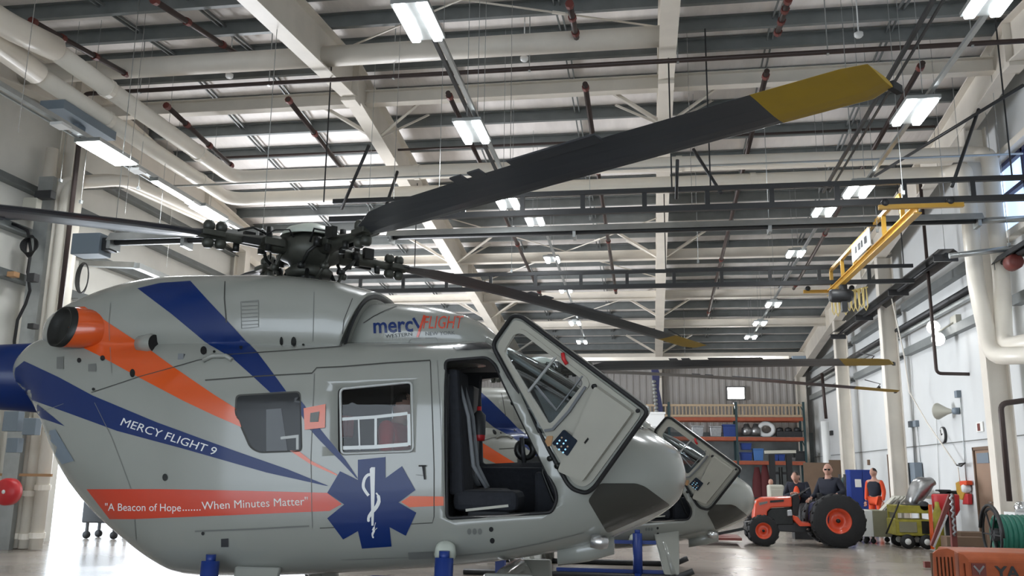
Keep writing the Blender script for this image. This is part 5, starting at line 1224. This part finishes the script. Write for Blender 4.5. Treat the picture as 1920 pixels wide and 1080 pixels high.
b=MB(); b.tube([at(1794,872,X=7.0),at(1802,874,X=7.0),at(1810,868,X=7.05),at(1798,870,X=7.0),at(1800,870,X=7.19)],.02,6); tag(b.build('hose_hook','hubdark'),'dark hook at the end of the slanting hose','hook')
b=MB(); b.tube([at(1796,876,X=7.05),at(1800,905,X=7.05)],.012,6); tag(b.build('hose_tail','cream'),'short pale hose hanging under the hook','hose')
# yellow and red gear hanging, phone
t=thing('hanging_gear','yellow and red gear hanging on the right wall by the phone','gear',at(1800,940,X=XR-.12))
b=MB(); 
def blob(pts,m,n,par,x0,x1):
    b=MB(); P0=[at(u,v,X=x1) for u,v in pts]; k=len(P0); b._t([V((x0,p.y,p.z)) for p in P0]+[V((x1,p.y,p.z)) for p in P0],[(i,(i+1)%k,k+(i+1)%k,k+i) for i in range(k)]+[tuple(range(k)),tuple(range(k,2*k))[::-1]]); return b.build(n,m,par,bevel=.02)
blob([(1791,905),(1797,902),(1803,905),(1802,918),(1808,925),(1804,938),(1798,936),(1793,922)],'yellow','yellow_strap',t,XR-.02,XR-.14)
blob([(1797,902),(1811,901),(1812,909),(1800,911)],'orangecloth','orange_strap',t,XR-.02,XR-.16); blob([(1806,925),(1814,926),(1815,946),(1804,946)],'red','red_pouch',t,XR-.02,XR-.12)
b=MB(); b.lathe(at(1812,916,X=XR-.10),[(0,-.1),(.08,-.09),(.11,0),(.08,.08),(0,.09)],(1,0,0),14); tag(b.build('wall_phone','white'),'round white wall phone beside the yellow gear','phone')
# fire pipes on the right wall
def wp(pts,lab,r=.04,m='brownpipe'): b=MB(); b.bend(pts,r,8,R=.12); return tag(b.build('wall_pipe',m),lab,'pipe')
y0=21.6; wp([(6.5,y0,9.0-.6),(6.5,y0,at(1795,700,Y=y0).z),(at(1841,702,Y=y0).x,y0,at(1841,702,Y=y0).z)],'dark pipe dropping beside the white downpipes and ending in an elbow')
wp([at(1920,748,Y=17.3)+V((.2,0,0)),at(1876,757,Y=17.3),at(1893,940,Y=17.3)],'dark pipe beside the near column with a bend at its top',.05)
wp([at(1573,640,Y=34.0),at(1577,775,Y=34.0),at(1612,777,Y=34.0)],'thin dark pipe with an elbow in front of the far columns',.035)
wp([at(1541,700,Y=35.5),at(1549,785,Y=35.5)],'dark pipe running down to the white vertical pipe',.06)
# ================================================= FLOOR CLUTTER ON THE RIGHT
def castor(x,y,par,r=.06):
    b=MB(); b.lathe((x,y,r),[(0,-.02),(r,-.02),(r,.02),(0,.02)],(0,1,0),12); b.box((x,y,r+.07),(.05,.05,.08)); b.build('castor','black',par)
# white and olive rolling cabinet
yc=22.2; A=at(1617,1004,Y=yc); B_=at(1638,1006,Y=yc-.0); Cx=at(1677,1006,Y=yc+.3).x; zt=at(1638,957,Y=yc).z
t=thing('rolling_cabinet','rolling cabinet with a white end and an olive side, beside the blue cabinet','cabinet',(B_.x,yc,0))
b=MB(); b.box(((A.x+B_.x)/2,yc+.35,(zt+.16)/2),(B_.x-A.x,.8,zt-.16)); b.build('white_panel','white',t,bevel=.01)
b=MB(); b.box(((B_.x+Cx)/2,yc+.35,(zt+.16)/2),(Cx-B_.x,.84,zt-.16)); b.build('olive_panel','olive',t,bevel=.01)
for x in(A.x+.08,B_.x,Cx-.08):
    for dy in(.05,.65): castor(x,yc+dy,t)
for i in range(4):
    p=at(1650+9*i,948-3*i,Y=yc+.3); b=MB(); d_=V((.24,0,.24)); b.bar(V((p.x,yc+.12+.04*i,zt+.03))-d_*.15,V((p.x,yc+.12+.04*i,zt+.03))+d_*1.15,.30 if i<2 else .2,.025); tag(b.build('loose_panel','beige'),'cream flat panel leaning on the rolling cabinet, %s from the left'%ordn(i),'panel','cream panels leaning on the rolling cabinet')
# yellow work cart
yc=20.9; a=at(1682,1012,Y=yc); c=at(1752,1012,Y=yc); zt=at(1700,948,Y=yc).z
t=thing('yellow_cart','worn yellow ground power cart with small black wheels','cart',((a.x+c.x)/2,yc,0))
b=MB(); b.box(((a.x+c.x)/2,yc+.4,.44),(c.x-a.x,.75,.34)); b.build('cart_body','yellowd',t,bevel=.015)
b=MB(); b.box((a.x+.25,yc+.015,.45),(.36,.02,.22)); b.build('grille','olive',t,bevel=.004); b=MB(); b.box((a.x+.70,yc+.015,.45),(.34,.02,.26)); b.build('side_panel','hubdark',t)
b=MB(); b.box(((a.x+c.x)/2,yc+.4,zt-.08),(c.x-a.x-.05,.7,.16)); b.build('upper_tray','yellowd',t,bevel=.01)
for x in(a.x+.04,c.x-.04):
    for dy in(.06,.74):
        b=MB(); b.box((x,yc+dy,(zt+.6)/2),(.04,.04,zt-.6)); b.build('corner_post','yellowd',t)
b=MB(); b.box(((a.x+c.x)/2+.1,yc+.4,.84),(.4,.5,.16)); b.lathe(((a.x+c.x)/2+.25,yc+.15,.9),[(0,-.1),(.1,-.1),(.1,.1),(0,.1)],(0,1,0),12); b.build('motor','dark',t)
for x in(a.x+.22,c.x-.15):
    for dy in(.02,.78):
        b=MB(); b.lathe((x,yc+dy,.15),[(.06,-.04),(.15,-.045),(.15,.045),(.06,.04)],(0,1,0),20); w_=b.build('wheel','black',t); b=MB(); b.lathe((x,yc+dy,.15),[(0,-.05),(.065,-.045),(.065,.03),(0,.03)],(0,1,0),14); b.build('wheel_hub','white',w_)
b=MB(); b.tube([(a.x-.22,yc-.02,.30),(a.x+.10,yc-.02,.98)],.018,8); b.build('tow_handle','black',t)
# silver sheet parts and bench behind it
yc=23.0; t=thing('work_bench','cluttered work bench against the right wall behind the yellow cart','bench',(at(1745,980,Y=yc).x,yc,0)); a=at(1690,1000,Y=yc).x; c=6.9; zb=at(1760,931,Y=yc).z
b=MB(); b.box(((a+c)/2,yc+.3,zb-.03),(c-a,.7,.05)); b.build('bench_top','beige',t,bevel=.008)
for x in(a+.06,c-.06):
    for dy in(.02,.58):
        b=MB(); b.box((x,yc+dy,(zb-.06)/2),(.06,.06,zb-.06)); b.build('bench_leg','beige',t)
b=MB(); rs=[]
for k in range(9):
    f=k/8; u=1706+44*f; v=946-44*f+14*math.sin(f*PI)*-.6; p=at(u,v,Y=21.6); w_=.10+.13*math.sin(PI*min(1,f*1.1)); rs.append([p+V((.5*w_*math.cos(q),.25*math.sin(q)+.1,-.9*w_*math.cos(q)))for q in [j*2*PI/12 for j in range(12)]])
b.rings(rs); tag(b.build('sheet_metal_fairing','greybag'),'curved silver metal fairing leaning on top of the yellow cart','fairing')
for i,(u,v,w_,h_,m_) in enumerate(((1757,917,.35,.10,'dark'),(1768,915,.3,.16,'black'),(1780,917,.28,.14,'hubdark'),(1748,922,.3,.12,'white'),(1738,936,.3,.16,'white'))):
    p=at(u,v,Y=yc+.2); b=MB(); b.box((p.x,p.y,zb+h_/2),(w_,.3,h_)); tag(b.build('bench_item',m_,bevel=.03),('flat dark tray','black tool bag','dark grey case','small white carton','white cloth bundle')[i]+' on the work bench','tool' if i<3 else 'box')
# red drum, orange things
p=at(1776,975,Y=21.2); b=MB(); b.lathe((p.x,21.2,.70),[(0,-.0),(.2,.0),(.27,.12),(.28,.42),(.26,.45),(0,.45)],(0,0,1),20); t=thing('red_basket','bright red round tub on a stand behind the orange hoist legs','tub',(p.x,21.2,0)); b.build('tub','red',t); b=MB(); b.lathe((p.x,21.2,0),[(0,0),(.2,0),(.2,.03),(.05,.05),(.05,.7),(0,.7)],(0,0,1),12); b.build('stand','dark',t)
b=MB(); p=at(1757,950,Y=20.6); b.lathe((p.x,20.6,.0),[(0,0),(.10,0),(.10,.75),(.05,.9),(.04,1.0),(0,1.0)],(0,0,1),14); tag(b.build('green_bottle','yellowd'),'yellow-green bottle standing between the cart and the red tub','bottle')
b=MB(); p=at(1745,985,Y=20.3); b.bar((p.x,20.3,.05),(p.x+.02,20.3,.95),.06,.06); tag(b.build('orange_post','orange'),'orange post in front of the yellow cart','post')
# engine hoist with orange-red legs
yh=16.5; t=thing('engine_hoist','rusty orange shop crane with slanted legs behind the orange machine','hoist',(at(1788,1040,Y=yh).x,yh,0))
P=lambda u,v,dy=0: at(u,v,Y=yh+dy)
b=MB(); b.bar(P(1791,1050),P(1783,926),.085,.085); b.build('mast','redfit',t); b=MB(); b.bar(P(1748,1024),P(1782,930),.075,.075); b.build('slanted_leg','redfit',t)
b=MB(); b.bar(P(1751,1026,-.1),P(1776,965,-.1),.02,.03); b.build('ram_rod','steel',t)
b=MB(); base=P(1791,1050); b.bar((base.x-.5,yh,.07),(base.x+.3,yh,.07),.1,.1); b.bar((base.x,yh-.4,.07),(base.x,yh+.5,.07),.1,.1); b.bar((base.x,yh,.05),base,.085,.085); b.build('base_frame','redfit',t)
b=MB(); pts=[P(1783,926,-.08).lerp(P(1790,1005,-.08),k/20)+V((.02*math.sin(k*2.2),0,0)) for k in range(21)]; b.tube(pts,.02,6); b.build('chain','greybag',t)
# brown boxes
for i,(u,v,w_,h_) in enumerate(((1805,1012,.7,.34),(1822,1010,.5,.42))):
    p=at(u,1030,Y=19.9+i*.3); b=MB(); b.box((p.x,p.y,h_/2+.0),(w_,.4,h_)); tag(b.build('wooden_crate','brown',bevel=.01),'dark brown crate on the floor by the wall, %s one'%('left','right')[i],'crate')
p=at(1800,1015,Y=19.2); b=MB(); b.box((p.x,19.2,.09),(.6,.3,.18)); tag(b.build('tool_case','hubdark',bevel=.02),'flat black tool case on the floor before the brown crates','case')
# hose reel
yr=15.8; p=at(1898,1010,Y=yr); t=thing('hose_reel','green hose wound on a dark wheeled reel at the right edge','hose reel',(p.x,yr,0)); r=.34
b=MB()
for k in range(7): 
    y=yr-.02; x=p.x-.20+.075*k; b.tube([V((x,y+.27*math.cos(a),.62+.27*math.sin(a))) for a in [j*2*PI/24 for j in range(24)]],.05,8,closed=True)
b.build('green_hose','green',t)
for x in(p.x-.30,p.x+.34):
    b=MB(); b.tube([V((x,yr-.02+.40*math.cos(a),.62+.40*math.sin(a))) for a in [j*2*PI/28 for j in range(28)]],.022,8,closed=True)
    for a in (0,PI/3,2*PI/3): b.bar((x,yr-.02-.4*math.cos(a),.62-.4*math.sin(a)),(x,yr-.02+.4*math.cos(a),.62+.4*math.sin(a)),.02,.02)
    b.build('reel_rim','black',t)
b=MB(); b.tube([(p.x-.3,yr-.02,.62),(p.x+.34,yr-.02,.62)],.10,12); b.bar((p.x-.25,yr,.02),(p.x-.25,yr,.6),.04,.04); b.bar((p.x+.3,yr,.02),(p.x+.3,yr,.6),.04,.04); b.bar((p.x-.3,yr-.3,.03),(p.x+.35,yr-.3,.03),.05,.05); b.build('reel_stand','dark',t)
b=MB(); b.tube([V((p.x-.34,yr-.1+.5*math.cos(a),.60+.48*math.sin(a))) for a in [j*PI/14 for j in range(1,15)]],.025,8); tag(b.build('spare_hoop','black'),'dark curved hoop left of the green hose reel','hoop')
t=thing('wall_table','white table with red and chrome things at the right edge','table',(at(1910,975,Y=17.5).x,17.5,0)); p=at(1898,963,Y=17.5); b=MB(); b.box((p.x+.5,17.5,p.z),(1.1,.5,.05)); b.build('table_top','white',t)
for dx in(.02,.98):
    b=MB(); b.box((p.x+dx,17.5,p.z/2),(.05,.4,p.z)); b.build('table_leg','white',t)
b=MB(); b.lathe((p.x+.16,17.5,p.z+.12),[(0,-.12),(.10,-.1),(.12,0),(.08,.08),(0,.1)],(0,0,1),14); tag(b.build('chrome_fitting','steel'),'chrome fitting on the white table at the right edge','fitting')
b=MB(); b.box((p.x+.45,17.5,p.z+.1),(.3,.3,.16)); tag(b.build('red_box','red',bevel=.02),'small red box on the white table at the right edge','box')
# orange machine in the foreground
yo=12.6; t=thing('orange_machine','orange machine with a slotted front grille in the lower right corner','machine',(at(1830,1080,Y=yo).x,yo,0))
Q=lambda u,v,dy=0: at(u,v,Y=yo+dy)
g0,g1=Q(1749,1080),Q(1790,1080); gz=Q(1760,1031).z
slots=[]
pr=[Q(1749,1080),Q(1749,1037),Q(1758,1030),Q(1775,1028),Q(1788,1033),Q(1791,1080)]
def yplate(polys,y,th,n,m,par,bev=0):
    vs,fs=flat2d([[(p.x,p.z) for p in q] for q in polys],th); b=MB(); b._t([V((v.x,y+v.z,v.y)) for v in vs],fs); return b.build(n,m,par,bevel=bev)
outer=[(pr[0].x,0.02),*[(p.x,p.z) for p in pr[1:5]],(pr[5].x,0.02)]
holes=[]
for k in range(5):
    u=1754+7*k; a=Q(u,1044); c=Q(u+3.2,1044); holes.append([(a.x,.1),(c.x,.1),(c.x,a.z),(a.x,a.z)])
vs,fs=flat2d([outer]+holes,.04); b=MB(); b._t([V((v.x,yo+v.z,v.y)) for v in vs],fs); b.build('front_grille','machine',t,bevel=.004)
b=MB(); b.box(((outer[0][0]+outer[-1][0])/2,yo+.06,gz/2),(.26,.03,gz*.85)); b.build('grille_backing','brown',t)
s0=Q(1796,1037); o2=[(Q(1798,1080).x,.02),(s0.x,s0.z),(Q(1806,1040).x,Q(1806,1040).z),(Q(1815,1050).x,Q(1815,1050).z),(Q(1818,1080).x,.02)]
vs,fs=flat2d([o2,[(Q(1805,1055).x,.1),(Q(1809,1055).x,.1),(Q(1808,1055).x,Q(1808,1056).z),(Q(1804,1055).x,Q(1804,1056).z)]],.04); b=MB(); b._t([V((v.x,yo+.0+v.z,v.y)) for v in vs],fs); b.build('side_grille','machine',t)
e=Q(1817,1045); zt=Q(1860,1032,.25).z
b=MB(); xs_=e.x; b._t([V((x,y,z)) for x in(xs_-.12,xs_+1.6) for y,z in((yo+.02,.15),(yo+.02,Q(1850,1050).z),(yo+.10,Q(1850,1037).z),(yo+.45,Q(1850,1033).z),(yo+.9,Q(1850,1036).z),(yo+.9,.15))],[(0,1,2,3,4,5),(11,10,9,8,7,6)]+[(i,(i+1)%6,6+(i+1)%6,6+i) for i in range(6)]); body=b.build('machine_body','machine',t,bevel=.03)
for i in range(2):
    b=MB(); b.lathe((xs_+.1+1.2*i,yo+.5,.13),[(.05,-.08),(.13,-.08),(.13,.08),(.05,.08),(.05,-.08)],(0,1,0),16); b.build('machine_wheel','black',t)
b=MB(); lg=Q(1836,1068); b.box((lg.x,yo+.012,lg.z),(.17,.012,.15)); lb=b.build('logo_panel','redfit',body)
b=MB(); 
for sx in(-1,1): b.bar((lg.x,yo+.0,lg.z-.03),(lg.x+sx*.06,yo+.0,lg.z+.045),.008,.022)
b.bar((lg.x,yo,lg.z-.06),(lg.x,yo,lg.z-.02),.008,.02); b.build('logo_mark','greybag',lb)
vs,fs=text2d('YA',.20,thick=.006,bold=.005); lt=Q(1868,1083); b=MB(); b._t([V((lt.x+v.x*1.1,yo+.005-v.z,lt.z+v.y)) for v in vs],fs); b.build('machine_lettering','dark',body)
# ================================================= LEFT SIDE
colx=-11.8
t=thing('cable_bundle','coiled black cables hanging on the left wall column','cable',at(60,440,Y=15.2))
Pq=lambda u,v,Y=15.2: at(u,v,Y=Y)
b=MB()
for k in range(6):
    c=Pq(57,462); ra=.09+.02*k; b.tube([c+V((ra*math.cos(a)+.01*k,-.02*k,.22*math.sin(a)*(1-.06*k))) for a in [j*2*PI/22 for j in range(22)]],.014,6,closed=True)
b.build('coil','black',t)
b=MB(); b.tube([Pq(0,412),Pq(30,422),Pq(52,432),Pq(58,470),Pq(52,510),Pq(56,545),Pq(48,570),Pq(33,600),Pq(27,640),Pq(27,670)],.03,8); b.build('hanging_cable','black',t)
b=MB()
for k in range(4): 
    c=at(157,522,Y=16.6); b.tube([c+V(((.10+.015*k)*math.cos(a),-.02*k,.32*math.sin(a))) for a in [j*2*PI/22 for j in range(22)]],.013,6,closed=True)
tag(b.build('wire_coil','dark'),'loose coil of dark wire right of the white pipe bundle','cable')
b=MB(); p=at(48,600,Y=15.4); b.box((p.x+.04,15.5,3.6),(.32,.12,7.2)); tag(b.build('cable_tray','galv2'),'grey vertical cable tray beside the white pipe bundle','cable tray')
for i,(u,v,w_,h_,m_) in enumerate(((62,521,.16,.16,'dark'),(62,612,.13,.10,'dark'),(60,385,.3,.28,'beige'),(85,366,.35,.16,'dark'),(25,790,.30,.36,'greybox'),(60,800,.26,.30,'greybox'),(28,835,.22,.26,'greybox'),(25,515,.16,.10,'tan'),(22,406,.55,.10,'greybox'))):
    p=Pq(u,v,15.0 if i<4 or i>6 else 14.8); b=MB(); b.box(p,(w_,.16,h_)); tag(b.build('wall_box',m_,bevel=.01),('small black box high on the cable tray','lower small black box on the cable tray','beige box above the rotor blade at the left','dark lamp fitting above the rotor blade at the left','larger grey electrical box low at the left edge','grey electrical box beside the white pipes','grey box just above the red hose cover','tan plate on the left column','flat grey box behind the rotor blade at the left edge')[i],'box')
t=thing('fire_hose_reel','red fire hose cover on the left wall','hose reel',Pq(12,925,14.6)); c=Pq(14,922,14.6)
b=MB(); b.lathe(c,[(0,-.10),(.20,-.10),(.235,-.05),(.235,.08),(0,.10)],(0,1,0),22); b.build('hose_cover','red',t); b=MB(); b.lathe(c+V((0,-.105,0)),[(0,0),(.035,0),(.035,.01),(0,.01)],(0,1,0),12); b.build('cover_knob','white',t); b=MB(); b.box((c.x-.3,14.75,c.z),(.9,.04,.1)); b.build('hose_bracket','dark',t)
# angled header arm of the hangar door
b=MB(); pts=[at(152,494,Y=17.2),at(255,498,Y=17.2),at(335,532,Y=19.5)]; b.bar(pts[0],pts[1],.16,.12); b.bar(pts[1],pts[2],.16,.12); tag(b.build('door_header_arm','galv2'),'grey angled arm above the hangar door at the left','arm')
# dark tug outside the door
yt=22.8; p=at(150,1010,Y=yt); q=at(215,945,Y=yt); t=thing('tow_cart','dark cart standing in the bright hangar doorway behind the tail','cart',(-11.75,18.55,0)); 
p=V((-11.75,18.55,0)); b=MB(); b.box(p+V((0,0,.72)),(.85,.6,.78)); b.build('cart_body','dark',t,bevel=.03)
for sx in(-.32,.32):
    for sy in(-.22,.22):
        b=MB(); b.lathe(p+V((sx,sy,.08)),[(0,-.03),(.08,-.03),(.08,.03),(0,.03)],(0,1,0),14); b.build('cart_wheel','black',t)
        b=MB(); b.box(p+V((sx,sy,.24)),(.05,.05,.22)); b.build('cart_leg','dark',t)
# blue-violet ribbed fin and white box seen above the nose of the second helicopter
yv=30.0; t=thing('wrapped_fin','upright dark blue wrapped tail fin on a white tail box in the background','tail fin',(at(1225,830,Y=yv).x,yv,0))
b=MB(); P0=[at(u,v,Y=yv) for u,v in((1221,694),(1231,684),(1237,700),(1236,730),(1243,765),(1243,778),(1231,776),(1229,740),(1223,712))]; k=len(P0)
b._t([V((p.x,yv-.08,p.z)) for p in P0]+[V((p.x,yv+.08,p.z)) for p in P0],[(i,(i+1)%k,k+(i+1)%k,k+i) for i in range(k)]+[tuple(range(k)),tuple(range(k,2*k))[::-1]]); b.build('fin','fan',t,bevel=.02)
b=MB(); 
for j in range(9): b.lathe(at(1226.5+.6*j,716+7*j,Y=yv-.05),[(0,-.06),(.07,-.03),(.08,0),(.06,.05),(0,.06)],(0,0,1),8)
b.build('ribbed_sleeve','seamlight',t)
a=at(1208,800,Y=yv); c=at(1246,776,Y=yv); b=MB(); b.box(((a.x+c.x)/2,yv+.2,(a.z+c.z)/2),(c.x-a.x,.6,c.z-a.z)); b.box(((a.x+c.x)/2,yv+.2,c.z+.02),(c.x-a.x+.06,.66,.07)); b.build('tail_box','white',t,bevel=.01)
b=MB(); b.box(((a.x+c.x)/2,yv+.2,a.z/2),(.3,.3,a.z)); b.build('support_stand','white',t)
# dark cart / dolly with wheels below the helicopters
yd=9.6; t=thing('aircraft_dolly','blue wheeled dolly under the nearest helicopter','dolly',(at(985,1062,Y=yd).x,yd,0)); p=at(986,1060,Y=yd)
for dx in(0,1.0):
    b=MB(); b.lathe((p.x+dx-.0,yd,.21),[(.08,-.07),(.21,-.08),(.21,.08),(.08,.07)],(0,1,0),22); w_=b.build('dolly_wheel','black',t); b=MB(); b.lathe((p.x+dx,yd,.21),[(0,-.085),(.09,-.08),(.09,0),(0,0)],(0,1,0),16); b.build('wheel_hub','galv2',w_)
b=MB(); b.bar((p.x-.5,yd+.2,.3),(p.x+1.5,yd+.2,.3),.1,.1); b.bar((p.x-.3,yd+.2,.3),(p.x-.3,yd+.2,.75),.1,.1); b.build('dolly_frame','jackblue',t)
bl=[c for c in kids(h2) if c.name.startswith('rotor_blade')]
for o in kids(h2):
    if o.name.startswith(('skid_tube','cross_tube')): o.location.z+=.3   # sits lower on its skids
for o,a in zip(sorted(bl,key=lambda q:q.rotation_euler.z),(-27,-3,152,240)): o.rotation_euler.z=math.radians(a)
j2=at(1195,1000,Y=13.75); jack(j2.x,13.75,j2.z,'blue jack column under the front of the second helicopter')
